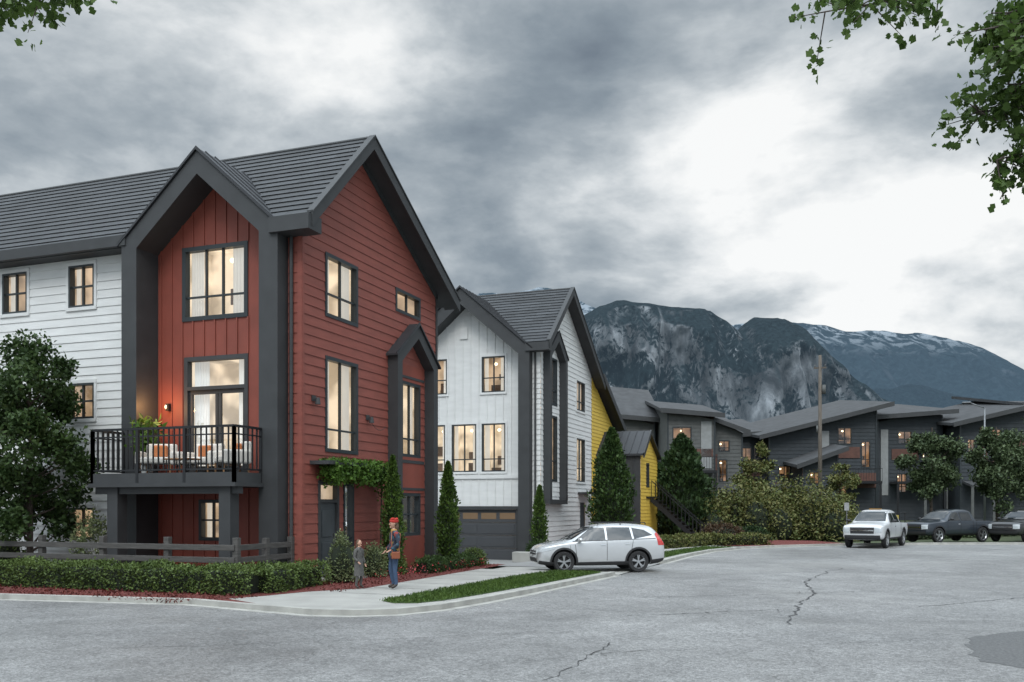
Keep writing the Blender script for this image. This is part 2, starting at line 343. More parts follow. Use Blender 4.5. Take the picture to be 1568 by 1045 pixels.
def dtree(name,loc,h,cz,cr,ch,nl,size,mat,seed=1,trunk=.1,clumps=26):
    global RNG; RNG=np.random.default_rng(seed); rr=random.Random(seed)
    e=empty(name,loc); t=MB(); top=cz+ch*.75
    p=Vector((0,0,-.1)); r=trunk
    for i in range(6):
        q=Vector((rr.uniform(-.06,.06)*h*.1,rr.uniform(-.06,.06)*h*.1,top*(i+1)/6)); t.cyl(p,q,r,r*.78,8,False); p=q; r*=.78
    cs=[]
    for i in range(clumps):
        d=rand_dir(1)[0]; rad=rr.uniform(.45,.98)
        c=np.array([d[0]*cr*rad,d[1]*cr*rad,cz+d[2]*ch*rad]); w=1-max(0,(c[2]-cz)/ch)*.35; c[0]*=w; c[1]*=w; cs.append(c)
        b=Vector((0,0,max(h*.12,c[2]-rr.uniform(.3,.6)*cr))); 
        if b.z>top: b.z=top*.9
        m=(b+Vector(c))/2+Vector((0,0,-.05*cr)); t.cyl(b,m,trunk*.35,trunk*.2,5,False); t.cyl(m,c,trunk*.2,trunk*.06,5,False)
    t.obj('trunk_and_limbs',BARK,e,True)
    P=[]; per=nl//clumps
    for c in cs:
        k=rr.uniform(.20,.42); d=rand_dir(per); rad=RNG.uniform(.35,1.0,per)[:,None]
        P.append(c+d*rad*np.array([cr*k,cr*k,ch*k*.55])*(1+.25*RNG.normal(size=(per,1))*.5))
    leaves('crown',np.concatenate(P),size,mat,e,up=.15)
    return e
def cedar(name,loc,h,r,nl=5000,mat=None,size=.1,seed=1):
    global RNG; RNG=np.random.default_rng(seed); mat=mat or L_THU
    e=empty(name,loc); t=MB(); t.cyl((0,0,-.1),(0,0,h*.3),r*.18,r*.12,8); t.obj('trunk',BARK,e)
    z=RNG.uniform(0.02,1,nl)**.9; th=RNG.uniform(0,2*math.pi,nl)
    prof=np.sin(np.clip(z*.86+.14,0,1)*math.pi)**.55*(1-z**2.2*.55); prof=np.where(z>.97,prof*.6,prof)
    lump=1+.18*np.sin(th*3+z*17+seed)+.14*np.sin(th*5-z*31)+.09*RNG.normal(size=nl)
    R=r*prof*lump*RNG.uniform(.68,1.08,nl); P=np.stack([R*np.cos(th),R*np.sin(th),z*h],1)
    D=np.stack([np.cos(th)*.55,np.sin(th)*.55,np.full(nl,1.0)],1)
    leaves('sprays',P,size,mat,e,dirs=D,asp=.55)
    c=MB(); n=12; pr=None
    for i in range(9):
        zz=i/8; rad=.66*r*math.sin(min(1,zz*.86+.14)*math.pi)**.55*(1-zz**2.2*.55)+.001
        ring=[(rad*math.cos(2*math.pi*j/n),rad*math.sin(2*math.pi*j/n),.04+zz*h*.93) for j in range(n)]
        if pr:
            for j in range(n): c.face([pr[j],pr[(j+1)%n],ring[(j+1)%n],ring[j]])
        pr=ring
    c.obj('shadow_core',COREM,e,True)
    return e
def shrub(name,loc,r,h,nl=2500,mat=None,size=.06,seed=1,core=True,lump=.18,cone=0):
    global RNG; RNG=np.random.default_rng(seed); mat=mat or L_HEDGE; e=empty(name,loc)
    d=rand_dir(nl); d[:,2]=np.abs(d[:,2]); th=np.arctan2(d[:,1],d[:,0])
    k=1+lump*np.sin(th*4+seed)*np.cos(d[:,2]*5)+.5*lump*np.sin(th*9+d[:,2]*11+seed)
    rad=(RNG.uniform(.78,1.05,nl)*k)[:,None]
    P=d*rad*np.array([r,r,h*.9]); P[:,2]+=.04*h; w=1-cone*np.clip(P[:,2]/h,0,1); P[:,0]*=w; P[:,1]*=w
    leaves('leaves',P,size,mat,e,dirs=d*.6,up=.2)
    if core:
        c=MB(); c.ell((0,0,h*.35),(r*.72,r*.72,h*.46),12,8); c.obj('shrub_shadow_core',COREM,e,True)
    s=MB(); s.cyl((0,0,-.05),(0,0,h*.3),.03,.02,6); s.obj('stem',BARK,e)
    return e
def hedge(name,path,w,h,z,dens=1500,mat=None,size=.055,seed=3):
    global RNG; RNG=np.random.default_rng(seed); e=empty(name); c=MB(); P=[];Dn=[]
    for (a,b) in zip(path,path[1:]):
        a=np.array(a,float); b=np.array(b,float); L=np.linalg.norm(b-a); t=(b-a)/L; nrm=np.array([-t[1],t[0]])
        n=int(dens*L*(w+2*h)); s=RNG.uniform(-w*.4,L+w*.4,n); q=RNG.uniform(0,w+2*h,n)
        off=np.where(q<h,-w/2,np.where(q<h+w,q-h-w/2,w/2)); zz=np.where(q<h,q,np.where(q<h+w,h,q-h-w))
        wob=.05*np.sin(s*3.1)+.04*np.sin(s*7.7+zz*9)+RNG.normal(size=n)*.035
        zz=np.where((q>=h)&(q<h+w),zz+wob,zz); off=np.where((q<h),off-wob,np.where(q>h+w,off+wob,off))
        xy=a+t*s[:,None]+nrm*off[:,None]; P.append(np.column_stack([xy,zz+z]))
        nn=np.where((q<h)[:,None],np.append(-nrm,0),np.where((q<h+w)[:,None],np.array([0,0,1.]),np.append(nrm,0))); Dn.append(nn*.5)
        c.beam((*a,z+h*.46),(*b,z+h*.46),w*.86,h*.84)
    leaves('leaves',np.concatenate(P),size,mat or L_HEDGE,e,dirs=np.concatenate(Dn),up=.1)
    c.obj('shadow_core',COREM,e); return e
# ------------------------------------------------------------------ ground
def gh(x,y): return -.5*sstep(10.6,13.4,-x)*sstep(29.5,37,y)*(1-sstep(62,75,y))
def grid(name,xs,ys,zf,mat,smooth=True):
    v=[(x,y,zf(x,y)) for y in ys for x in xs]; nx=len(xs)
    f=[(j*nx+i,j*nx+i+1,(j+1)*nx+i+1,(j+1)*nx+i) for j in range(len(ys)-1) for i in range(nx-1)]
    me=bpy.data.meshes.new(name); me.from_pydata(v,[],f); me.materials.append(mat)
    for p in me.polygons: p.use_smooth=smooth
    o=bpy.data.objects.new(name,me); COL.objects.link(o); return o
EARTH=M('distant_ground_cover',(.05,.065,.03),.95,var=.4,scale=.3,bump=.3,bscale=3)
xs=[-6000,-2500,-900,-300,-120]+list(np.arange(-60,-5,1.5))+[0,20,60,120,300,900,2500,6000]
ys=[-3000,-900,-200,-60,0,15]+list(np.arange(20,80,2.0))+[100,150,300,900,2500,8000]
def gz(x,y):
    d=-ST*x+CT*y
    return -.06+gh(x,y)+1.1*sstep(58,76,d)
grid('ground',xs,ys,gz,EARTH)
def poly(name,pts,z,mat,parent=None):
    mb=MB(); mb.face([(p[0],p[1],z) for p in pts]); return mb.obj(name,mat,parent,recalc=False)
curb=[(-60,15.0),(-18,15.3),(-13.2,15.9),(-11.2,15.45),(-9.7,15.15),(-8.9,15.3),(-8.2,15.8),(-7.75,16.8),(-7.45,18.4),(-7.2,20.5),(-6.9,24),(-6.65,27.0)]
curb2=[(-6.4,33.2),(-6.25,38.4),(-5.9,42.5),(-4.9,46),(-3.1,48.6),(.3,52.2),(5,55.0),(11,57.6),(25,62.5),(60,74)]
road=[(-60,-40)]+[(60,-40)]+curb2[::-1]+[(-6.55,30)]+curb[::-1]
poly('road',road,0,ASPH)
def block(name,po,pi,z0,z1,mat,parent=None):
    mb=MB(); n=len(po)
    for i in range(n-1):
        a,b,c,d=po[i],po[i+1],pi[i+1],pi[i]
        mb.hexa([(*a,z0),(*b,z0),(*c,z0),(*d,z0)],[(*a,z1),(*b,z1),(*c,z1),(*d,z1)])
    return mb.obj(name,mat,parent)
def inset(path,d):
    out=[]
    for i,p in enumerate(path):
        a=path[max(0,i-1)]; b=path[min(len(path)-1,i+1)]; t=Vector((b[0]-a[0],b[1]-a[1])).normalized(); out.append((p[0]-t.y*d,p[1]+t.x*d))
    return out
ik=inset(curb,.17); ik2=inset(curb2,.17)
block('kerb',curb,ik,-.05,.115,KERB); block('kerb',curb2,ik2,-.05,.115,KERB)
go=inset(curb,-.2); block('gutter',go,curb,-.03,.006,KERB); go2=inset(curb2,-.2); block('gutter',go2,curb2,-.03,.006,KERB)
walk=ik[3:]+[(-11.05,27.0),(-11.05,19.6),(-11.9,18.3),(-12.2,17.2),(-12.6,16.35)]
poly('sidewalk',walk,.10,CONC)
poly('sidewalk',[ik2[0],ik2[1],ik2[2],ik2[3],(-7.5,47.5),(-9.0,42),(-9.0,33.2)],.10,CONC)
V1=[(-9.25,17.1),(-8.8,16.75),(-8.35,16.9),(-8.05,17.6),(-7.78,19.3),(-7.52,21.5),(-7.22,24.5),(-7.0,26.7),(-8.5,26.7),(-8.9,24),(-9.15,20)]
V2=[(-6.75,33.9),(-6.6,38),(-6.2,42),(-5.3,45.5),(-6.7,45.5),(-7.3,42),(-7.6,38),(-7.8,33.9)]
poly('grass_verge',V1,.108,GRASSM); poly('grass_verge',V2,.108,GRASSM)
poly('planting_bed',ik[:4]+[(-12.6,16.35),(-12.2,17.2),(-11.9,18.3),(-11.05,19.6),(-11.05,29.3),(-13.6,29.3),(-13.6,21),(-60,21)],.104,MULCH)
DRIVE=M('driveway_paving',(.22,.22,.215),.85,var=.15,scale=1.2,bump=.3,bscale=90)
def dz(x,y): return (.035 if x<-6.9 else .012)+gh(x,y)
grid('driveway',list(np.arange(-30,-6.4,.5))+[-6.5],list(np.arange(29.4,41.2,.6)),dz,DRIVE)
grid('driveway_apron',list(np.linspace(-11.05,-6.55,12)),list(np.linspace(27.02,29.38,5)),lambda x,y:.022,CONC)
poly('planting_bed',[(-13.6,40.2),(-9.0,38.5),(-9.0,42),(-7.5,47.5),(-4.5,47.4),(-3.5,48.8),(0,52.3),(-2,56),(-13.6,56)],.09,MULCH)
j=MB(); JM=M('joint_gap',(.13,.13,.12),.9)
for y in np.arange(18.4,27,1.5): j.box(-11.0,-9.3,y,y+.02,.1015,.1035)
j.obj('sidewalk_joints',JM,None)
def grass_pts(poly_,n,z):
    P=[]; xs_=[p[0] for p in poly_]; ys_=[p[1] for p in poly_]
    while len(P)<n:
        x=random.uniform(min(xs_),max(xs_)); y=random.uniform(min(ys_),max(ys_)); c=False
        for i in range(len(poly_)):
            a,b=poly_[i],poly_[i-1]
            if (a[1]>y)!=(b[1]>y) and x<(b[0]-a[0])*(y-a[1])/(b[1]-a[1])+a[0]: c=not c
        if c: P.append((x+random.gauss(0,.04),y+random.gauss(0,.04),z))
    return P
leaves('lawn_grass',grass_pts(V1,15000,.105)+grass_pts(V2,5000,.105),.065,L_GRS,None,up=2.0,asp=.25)
mc=[(random.uniform(-22,-12.3),random.uniform(15.55,17.0),.105) for _ in range(2500)]+[(random.uniform(-13.4,-11.1),random.uniform(18.5,29),.105) for _ in range(2500)]
mc=[p for p in mc if p[1]>15.6+max(0,(p[0]+13.5)*.5)]
L_MUL=leafmat('bark_chip',[(.04,.012,.01),(.11,.026,.02),(.16,.04,.03)],trans=0)
leaves('bark_chips',mc,.07,L_MUL,None,up=.2,asp=.5)
def ribbon(mb,a,b,w,z):
    t=(b-a).normalized(); n=Vector((-t.y,t.x))*w/2
    mb.face([(a.x-n.x,a.y-n.y,z),(b.x-n.x,b.y-n.y,z),(b.x+n.x,b.y+n.y,z),(a.x+n.x,a.y+n.y,z)])
def crack(mb,a,b,n,amp,w,seed):
    rr=random.Random(seed); a=Vector(a);b=Vector(b); t=(b-a); nn=Vector((-t.y,t.x)).normalized(); pts=[]; off=0
    for i in range(n+1): off=off*.93+rr.uniform(-amp,amp); pts.append(a+t*i/n+nn*off)
    for i in range(len(pts)-1):
        ribbon(mb,pts[i],pts[i+1],w*rr.uniform(.2,1.2),.004+.0002*i)
        if rr.random()<.12:
            q=pts[i]; d=(nn*rr.choice((-1,1))+t.normalized()*rr.uniform(-.6,.6)).normalized()
            for k in range(3): q2=q+d*rr.uniform(.08,.2)+nn*rr.uniform(-.03,.03); ribbon(mb,q,q2,w*.35,.012+.0002*i); q=q2
cm=MB()
def st(r,d): p=site(r,d); return (p[0],p[1])
crack(cm,st(4.9,16.2),st(8.6,26.2),60,.07,.045,1); crack(cm,st(8.6,26.2),st(11.2,31),26,.08,.035,2)
crack(cm,st(2.2,17.5),st(5.6,18.5),34,.04,.03,3)
crack(cm,st(.35,11.0),st(1.6,14.0),40,.035,.025,4); crack(cm,st(1.2,12.9),st(2.0,13.2),12,.03,.02,5)
crack(cm,st(8.5,19),st(12,21),30,.06,.03,6); crack(cm,st(-6,13.5),st(1,15.2),60,.04,.014,7); crack(cm,st(3,21),st(9,22.5),50,.05,.025,8)
cm.obj('road_cracks',TAR,None,recalc=False)
rr_=random.Random(3); pm=[]
base=[(6.35,12.3),(6.75,13.6),(7.2,14.4),(8.0,15.1),(9.5,15.5),(12,15.2),(12,11.0),(8.7,10.2),(7.0,11.0)]
for (a,b) in zip(base,base[1:]+base[:1]):
    for k in range(7):
        f=k/7; p=st(a[0]+(b[0]-a[0])*f+rr_.uniform(-.07,.07),a[1]+(b[1]-a[1])*f+rr_.uniform(-.1,.1)); pm.append(p)
poly('road_patch',pm,.004,PATCHM)
for nm,c in (('tree_verge',site(9.6,9.0)),('tree_verge',site(-10.5,8.0))):
    mb=MB(); mb.cyl((c[0],c[1],-.05),(c[0],c[1],.12),1.6,1.6,28); mb.obj(nm,GRASSM,None)
# ------------------------------------------------------------------ red corner house
H=Obj('red_corner_townhouse'); XW=-13.52; Y0=20.59
ST_=PS(XW)
yr,zr=23.4,12.78; ye0,ze0=20.15,9.62; ye1,ze1=29.6,9.30
s1=(zr-ze0)/(yr-ye0); s2=(zr-ze1)/(ye1-yr)
def span_red(z):
    t=.2
    return (max(Y0,yr-(zr-t-z)/s1),min(28.9,yr+(zr-t-z)/s2))
ops=[]
ops.append(window(H,ST_,21.72,23.49,7.33,9.1,(.5,),(.36,),room=ROOM2))
ops.append(window(H,ST_,25.86,27.64,8.3,9.06,(.5,),(),curt=False))
ops.append(window(H,ST_,21.72,23.49,3.6,6.25,(.5,),(.22,),room=ROOM2))
ops.append(window(H,ST_,22.68,23.26,.69,2.75,(),(.22,),tw=.07,room=ROOM2))
ops.append((21.36,22.42,.1,2.8))
ops.append(window(H,ST_,26.25,27.62,3.7,6.15,(.5,),(.22,),room=ROOM2))
ops.append(window(H,ST_,26.25,27.62,1.13,2.53,(.5,),(.5,)))
lap_wall(H.g('lap_siding',RED),ST_,span_red,0.05,zr-.2,ops,.265,.02)
bbm=H.g('red_board_panels',REDB)
for a,b in ((.1,1.13),(2.53,3.7),(6.15,6.7)): bbm.pbox(ST_,25.72,27.85,a,b,.032,.042)
T=H.g('trim',DRK); T.pbox(ST_,28.84,28.94,.05,9.7,.0,.05)
RT=H.g('red_corner_trim',RED); RT.pbox(ST_,20.57,20.67,.05,9.4,.0,.04); RT.box(-13.62,-13.49,20.55,20.57,.05,9.4)
T.pbox(ST_,25.72,27.85,3.5,3.6,.0,.06); T.pbox(ST_,25.72,27.85,6.25,6.33,.0,.06); T.pbox(ST_,25.72,27.85,2.62,2.7,.0,.06)
gframe(T,ST_,25.36,28.3,0.0,6.85,7.98,.32,.42,-.02,.36)
seam_roof(H,ST_,26.83,25.30,28.36,7.98,6.83,.42,-.03)
Dm=H.g('front_door',DOORM,False,.008)
Dm.pbox(ST_,21.46,22.32,.14,2.2,-.1,-.04)
for zz in (.35,1.25): Dm.pbox(ST_,21.62,22.16,zz,zz+.75,-.04,-.02)
T.pbox(ST_,21.36,21.46,.1,2.8,-.12,.04); T.pbox(ST_,22.32,22.42,.1,2.8,-.12,.04); T.pbox(ST_,21.46,22.32,2.68,2.8,-.12,.04); T.pbox(ST_,21.46,22.32,2.2,2.29,-.12,.03)
H.g('window_glass',GL).face([ST_(21.46,2.29,-.07),ST_(22.32,2.29,-.07),ST_(22.32,2.68,-.07),ST_(21.46,2.68,-.07)])
H.g('glow_rooms_'+ROOM.name,ROOM).pbox(ST_,21.3,22.45,2.2,2.8,-.9,-.16)
H.g('door_hardware',M('brushed_nickel',(.5,.5,.5),.3,metal=1,var=0)).pbox(ST_,22.2,22.24,1.0,1.35,-.04,.02)
H.g('door_step',CONC).pbox(ST_,21.2,22.6,.09,.15,.0,.9)
T.pbox(ST_,20.95,23.0,3.22,3.32,.0,.6)
for yy in (23.3,24.1,24.7): T.pbox(ST_,yy,yy+.08,3.12,3.2,.0,.5)
T.pbox(ST_,23.0,24.9,3.205,3.28,.42,.52)
for yy,zz in ((21.12,4.95),(24.05,4.7)):
    T.pbox(ST_,yy-.09,yy+.09,zz-.03,zz+.12,.02,.05); T.cyl(ST_(yy,zz+.03,.05),ST_(yy,zz+.03,.16),.012,.012,6); T.cyl(ST_(yy,zz-.12,.16),ST_(yy,zz+.06,.16),.08,.05,10)
wr=[ST_(24.05+i*.12,4.66-.11*i+.02*i*i*.6,.12) for i in range(9)]
for a,b in zip(wr,wr[1:]): T.cyl(a,b,.008,.008,5)
lap_wall(H.g('lap_siding',RED),PF(Y0),lambda z:(-13.93,XW),.05,9.35,(),.265,.02)
PFr=PF(20.95)
fo=[window(H,PFr,-17.67,-15.46,7.3,9.38,(.333,.62),(.30,),room=ROOM2,tw=.12),
    window(H,PFr,-17.1,-16.2,1.14,2.28,(.5,),(.5,),tw=.09)]
fo.append((-17.6,-15.45,3.0,6.29))
for a,b,c,d in ((-17.6,-17.48,3.0,6.29),(-15.57,-15.45,3.0,6.29),(-17.48,-15.57,6.17,6.29),(-17.48,-15.57,5.35,5.45),(-17.48,-15.57,3.0,3.1)): T.pbox(PFr,a,b,c,d,-.16,.035)
for x in (-17.44,-16.58,-16.47,-15.66): T.pbox(PFr,x,x+.08,3.1,5.35,-.1,-.03)
T.pbox(PFr,-17.48,-15.57,5.24,5.34,-.1,-.028); T.pbox(PFr,-17.48,-15.57,3.1,3.22,-.1,-.028)
H.g('window_glass',GL).face([PFr(-17.48,3.1,-.07),PFr(-15.57,3.1,-.07),PFr(-15.57,6.2,-.07),PFr(-17.48,6.2,-.07)])
R2=H.g('glow_rooms_'+ROOM2.name,ROOM2)
R2.face([PFr(-18,2.9,-2),PFr(-15.2,2.9,-2),PFr(-15.2,6.4,-2),PFr(-18,6.4,-2)]); R2.face([PFr(-18,2.9,-2),PFr(-18,2.9,-.18),PFr(-18,6.4,-.18),PFr(-18,6.4,-2)])
R2.face([PFr(-15.2,2.9,-2),PFr(-15.2,2.9,-.18),PFr(-15.2,6.4,-.18),PFr(-15.2,6.4,-2)]); R2.face([PFr(-18,6.4,-2),PFr(-15.2,6.4,-2),PFr(-15.2,6.4,-.18),PFr(-18,6.4,-.18)])
H.g('room_floor',FURN).face([PFr(-18,2.95,-2),PFr(-15.2,2.95,-2),PFr(-15.2,2.95,-.18),PFr(-18,2.95,-.18)])
F=H.g('room_furniture',FURN); F.pbox(PFr,-17.2,-16.4,3.0,3.75,-1.9,-1.2); F.pbox(PFr,-16.1,-15.5,4.3,5.0,-1.98,-1.94)
H.g('pendant_lamps',LAMPM,True).ell((-16.6,22.3,5.35),(.14,.14,.12),10,8)
C=H.g('curtains',CURT,True)
for s0,s1_ in ((-17.46,-16.95),(-15.95,-15.6)):
    pv=None
    for i in range(24):
        x=s0+(s1_-s0)*i/23; o=-.26+.03*math.sin(i*1.5)
        if pv: C.face([PFr(pv[0],3.0,pv[1]),PFr(x,3.0,o),PFr(x,6.3,o),PFr(pv[0],6.3,pv[1])])
        pv=(x,o)
xc=-16.5
bb_wall(H.g('red_board_and_batten',REDB),PFr,-18.6,-14.35,.05,lambda u:11.2-.87*abs(u-xc),fo,(xc,),.37)
gframe(T,PF(20.95),-19.05,-13.92,0.0,9.42,11.68,.52,.62,.002,.86,rleg=.58)
seam_roof(H,PF(20.95),-16.485,-19.05,-13.92,11.69,9.43,.92,-2.4)
T.cyl((-13.78,20.5,.1),(-13.78,20.5,9.3),.05,.05,8)
WP=PF(20.7); wo=[]
for a,b in ((-21.58,-20.61),(-24.2,-23.2),(-27.6,-26.6)):
    for c,d in ((7.93,9.16),(4.66,5.7),(1.14,2.05)):
        if c<5 and a<-23 and a>-25 : continue
        wo.append(window(H,WP,a,b,c,d,(.5,),(.5,),wtrim=WHT,curt=(c>5)))
lap_wall(H.g('white_lap_siding',WHT),WP,lambda z:(-45,-19.04),.05,9.5,wo,.245,.022)
main_roof(H,-45,-12.95,ye0,ze0,yr,zr,ye1,ze1,-19.05,-13.92,lambda x:11.66-.88*abs(x+16.485))
T.box(-45,-18.9,20.05,20.2,9.36,9.66); T.box(-45,-19.06,20.2,20.7,9.34,9.38)
T.box(-14.15,-12.93,20.0,20.62,9.2,9.6)
for (ya,za,yb,zb) in ((ye0,ze0,yr,zr),(ye1,ze1,yr,zr)): slab(T,-13.5,-12.97,ya,za-.2,yb,zb-.2,.03)
Bk=H.g('rear_walls',WHT); Bk.box(-45,XW-.02,28.7,28.89,.0,9.5); Bk.box(-45.2,-45,20.7,28.9,0,9.5)
for (ya,yb,sgn) in ((Y0,yr,1),(28.9,yr,-1)):
    za=zr-.2-(abs(yr-ya))*(s1 if sgn>0 else s2); T.hexa([ST_(ya,za-.22,.024),ST_(yb,zr-.42,.024),ST_(yb,zr-.2,.024),ST_(ya,za,.024)],[ST_(ya,za-.22,.05),ST_(yb,zr-.42,.05),ST_(yb,zr-.2,.05),ST_(ya,za,.05)])
B=H.g('balcony_deck',DRK); B.box(-19.0,-14.4,18.95,20.94,2.68,2.96); B.box(-19.06,-14.34,18.9,20.9,2.60,2.70)
B.box(-18.55,-18.2,19.05,19.4,.0,2.6); B.box(-14.95,-14.6,19.05,19.4,.0,2.6)
B.box(-19.0,-14.4,19.1,19.3,2.42,2.6)
Rl=H.g('balcony_railing',BLK)
for (a,b) in (((-18.97,18.98),(-14.43,18.98)),((-18.97,18.98),(-18.97,20.1)),((-14.43,18.98),(-14.43,20.1))):
    Rl.beam((*a,4.12),(*b,4.12),.07,.06); Rl.beam((*a,3.92),(*b,3.92),.035,.035); Rl.beam((*a,3.04),(*b,3.04),.04,.04)
    L=math.dist(a,b); n=int(L/.165)
    for i in range(n+1):
        t=i/n; x=a[0]+(b[0]-a[0])*t; y=a[1]+(b[1]-a[1])*t
        big=(i==0 or i==n or i%9==0); w=.04 if big else .016
        Rl.box(x-w,x+w,y-w,y+w,2.62 if big else 3.03,4.1)
H.done()
FABW=M('cream_fabric',(.6,.57,.52),.9,var=.08,bump=.2); FABO=M('orange_fabric',(.40,.14,.05),.9,var=.1); OAK=M('oak_wood',(.28,.15,.07),.6,var=.2)
def armchair(loc,rz,w=.8):
    o=Obj('outdoor_armchair',loc,rz); f=o.g('cushions',FABW,False,.05); f.box(-w/2,w/2,-.35,.35,.28,.46); f.box(-w/2,w/2,.25,.45,.4,.85)
    f.box(-w/2-.12,-w/2,-.35,.4,.25,.62); f.box(w/2,w/2+.12,-.35,.4,.25,.62)
    o.g('throw_pillow',FABO,False,.05).box(-.2,.2,.08,.24,.46,.8); l=o.g('legs',OAK)
    for x in (-w/2,w/2):
        for y in (-.3,.35): l.cyl((x,y,0),(x,y,.28),.02,.03,6)
    return o.done()
armchair((-17.6,19.9,2.96),math.radians(25)); armchair((-15.3,20.0,2.96),math.radians(-35),.7)
armchair((-16.5,20.3,2.96),0,.9)
o=Obj('coffee_table',(-16.5,19.55,2.96)); o.g('top',OAK,False,.01).box(-.4,.4,-.25,.25,.36,.4); l=o.g('legs',BLK)
for x in (-.35,.35):
    for y in (-.2,.2): l.cyl((x,y,0),(x,y,.36),.015,.015,6)
o.done()
o=Obj('potted_plant',(-18.25,20.2,2.96)); o.g('pot',M('white_ceramic',(.6,.6,.58),.3)).cyl((0,0,0),(0,0,.4),.14,.19,14); o.done()
RNG=np.random.default_rng(5); leaves('fronds',np.column_stack([RNG.normal(0,.18,300),RNG.normal(0,.18,300),RNG.uniform(.5,1.5,300)]),.22,L_LIT,o.e,up=.6,asp=.35)
s=MB(); [s.cyl((0,0,.35),(RNG.normal(0,.12),RNG.normal(0,.12),1.2),.01,.006,5) for _ in range(8)]; s.obj('stems',BARK,o.e)
o=Obj('balcony_wall_lamp',(-18.1,20.9,4.9)); o.g('bracket',BLK).box(-.05,.05,-.1,.03,-.1,.1); o.g('bulb',LAMPB,True).ell((0,-.14,0),(.03,.03,.06),8,6); o.done()
def plight(loc,w,col=(1,.5,.2),r=.08):
    l=bpy.data.lights.new('lamp_light','POINT'); l.energy=w; l.color=col; l.shadow_soft_size=r; ob=bpy.data.objects.new('lamp_light',l); COL.objects.link(ob); ob.location=loc; return ob
pl=plight((0,-.6,0),38,r=.15); pl.parent=o.e
RNG=np.random.default_rng(11); n=4200; yv=RNG.uniform(21.2,24.7,n); hang=.14+.14*np.abs(np.sin(yv*2.1))+.12*np.abs(np.sin(yv*5.3))+.22*np.clip(yv-23.8,0,1)
iv=np.column_stack([RNG.uniform(-13.45,-12.85,n),yv,3.4-RNG.uniform(0,1,n)**1.2*(hang*1.9)])
e=empty('climbing_ivy'); leaves('leaves',iv,.085,L_LIT,e,up=-.3,asp=.9)
s=MB(); s.cyl((-13.4,24.65,.1),(-13.3,24.6,3.3),.03,.02,6); s.cyl((-13.3,24.6,3.34),(-13.0,21.3,3.36),.02,.012,6); s.obj('vine_stem',BARK,e)
# ------------------------------------------------------------------ white townhouse
H=Obj('white_townhouse'); ZB=-.55; Y2=40.4; yr,zr=43.9,13.0; ye0,ze0=40.0,9.72; ye1,ze1=50.2,9.0
s1=(zr-ze0)/(yr-ye0); s2=(zr-ze1)/(ye1-yr)
def span_w(z): return (max(Y2,yr-(zr-.2-z)/s1),min(49.3,yr+(zr-.2-z)/s2))
ops=[window(H,ST_,46.3,47.9,7.18,8.75,(.5,),(.3,),wtrim=WHT),window(H,ST_,46.3,47.9,3.4,5.7,(.5,),(.3,),room=ROOM2,wtrim=WHT),(47.0,48.0,.0,2.3)]
for a,b in ((7.0,9.3),(3.3,6.5)): ops.append(window(H,ST_,41.35,42.9,a,b,(.5,),(.3,)))
lap_wall(H.g('white_lap_siding',WHT),ST_,span_w,ZB,zr-.2,ops,.24)
T=H.g('trim',DRK); gframe(T,ST_,40.75,43.6,2.4,9.4,10.5,.3,.42,-.02,.36); T.pbox(ST_,40.76,43.58,2.2,2.42,-.01,.36)
seam_roof(H,ST_,42.175,40.7,43.65,10.5,9.4,.4,-.03)
T.pbox(ST_,46.6,48.6,2.75,2.85,0,.8)
H.g('front_door',DOORM).pbox(ST_,47.0,48.0,0,2.3,-.1,-.03)
lap_wall(H.g('white_lap_siding',WHT),PF(Y2),lambda z:(-13.93,XW),ZB,9.4,(),.24)
T.cyl((-13.75,40.3,ZB),(-13.75,40.3,9.4),.05,.05,8)
PW=PF(40.75); xc=-17.41; wf=[]
wf.append(window(H,PW,-16.62,-15.42,7.57,9.29,(.5,),(.4,),wtrim=WHT)); wf.append(window(H,PW,-19.6,-18.45,7.57,9.29,(.5,),(.4,),wtrim=WHT))
for a,b in ((-19.8,-18.55),(-18.2,-16.9),(-16.62,-15.4)): wf.append(window(H,PW,a,b,3.76,6.07,(.5,),(.25,),wtrim=WHT,room=ROOM2))
wf.append((-18.75,-14.85,ZB,1.94))
bb_wall(H.g('white_board_and_batten',WHT),PW,-21.2,-14.4,ZB,lambda u:12.1-.86*abs(u-xc),wf,(xc,),.42)
Wt=H.g('belt_trim',WHT); Wt.pbox(PW,-20.9,-14.5,3.42,3.6,-.01,.06); Wt.pbox(PW,-17.75,-17.35,10.2,10.75,.03,.06)
T.pbox(PW,-18.95,-14.65,1.94,2.1,-.1,.08); T.pbox(PW,-18.95,-18.75,ZB,1.94,-.1,.05); T.pbox(PW,-14.85,-14.65,ZB,1.94,-.1,.05)
Gd=H.g('garage_door',M('charcoal_garage_door',(.05,.053,.058),.5,var=.05),False,.01)
for i in range(4):
    z0=ZB+.02+i*.62; Gd.pbox(PW,-18.74,-14.86,z0,z0+.60,-.12,-.06)
    if i<3: 
        for k in range(2): Gd.pbox(PW,-18.6+k*1.92,-16.9+k*1.92,z0+.08,z0+.52,-.06,-.045)
GW=H.g('garage_door_windows',M('amber_glow_pane',(.05,.04,.03),.1,emit=(1,.65,.35),estr=.12))  # opaque panes with a faint warm glow set as emission
for k in range(4): GW.pbox(PW,-18.6+k*.96,-17.82+k*.96,1.48,1.78,-.06,-.05)
gframe(T,PW,-20.9,-13.92,ZB,9.5,12.5,.5,.75,.002,.82,rleg=.55)
seam_roof(H,PW,xc,-20.9,-13.92,12.52,9.52,.9,-4.2)
main_roof(H,-30,-12.98,ye0,ze0,yr,zr,ye1,ze1,-20.9,-13.92,lambda x:12.48-.86*abs(x-xc))
T.box(-14.1,-12.96,39.85,40.42,9.3,9.68)
for (ya,za,yb,zb) in ((ye0,ze0,yr,zr),(ye1,ze1,yr,zr)): slab(T,-13.5,-13.0,ya,za-.2,yb,zb-.2,.03)
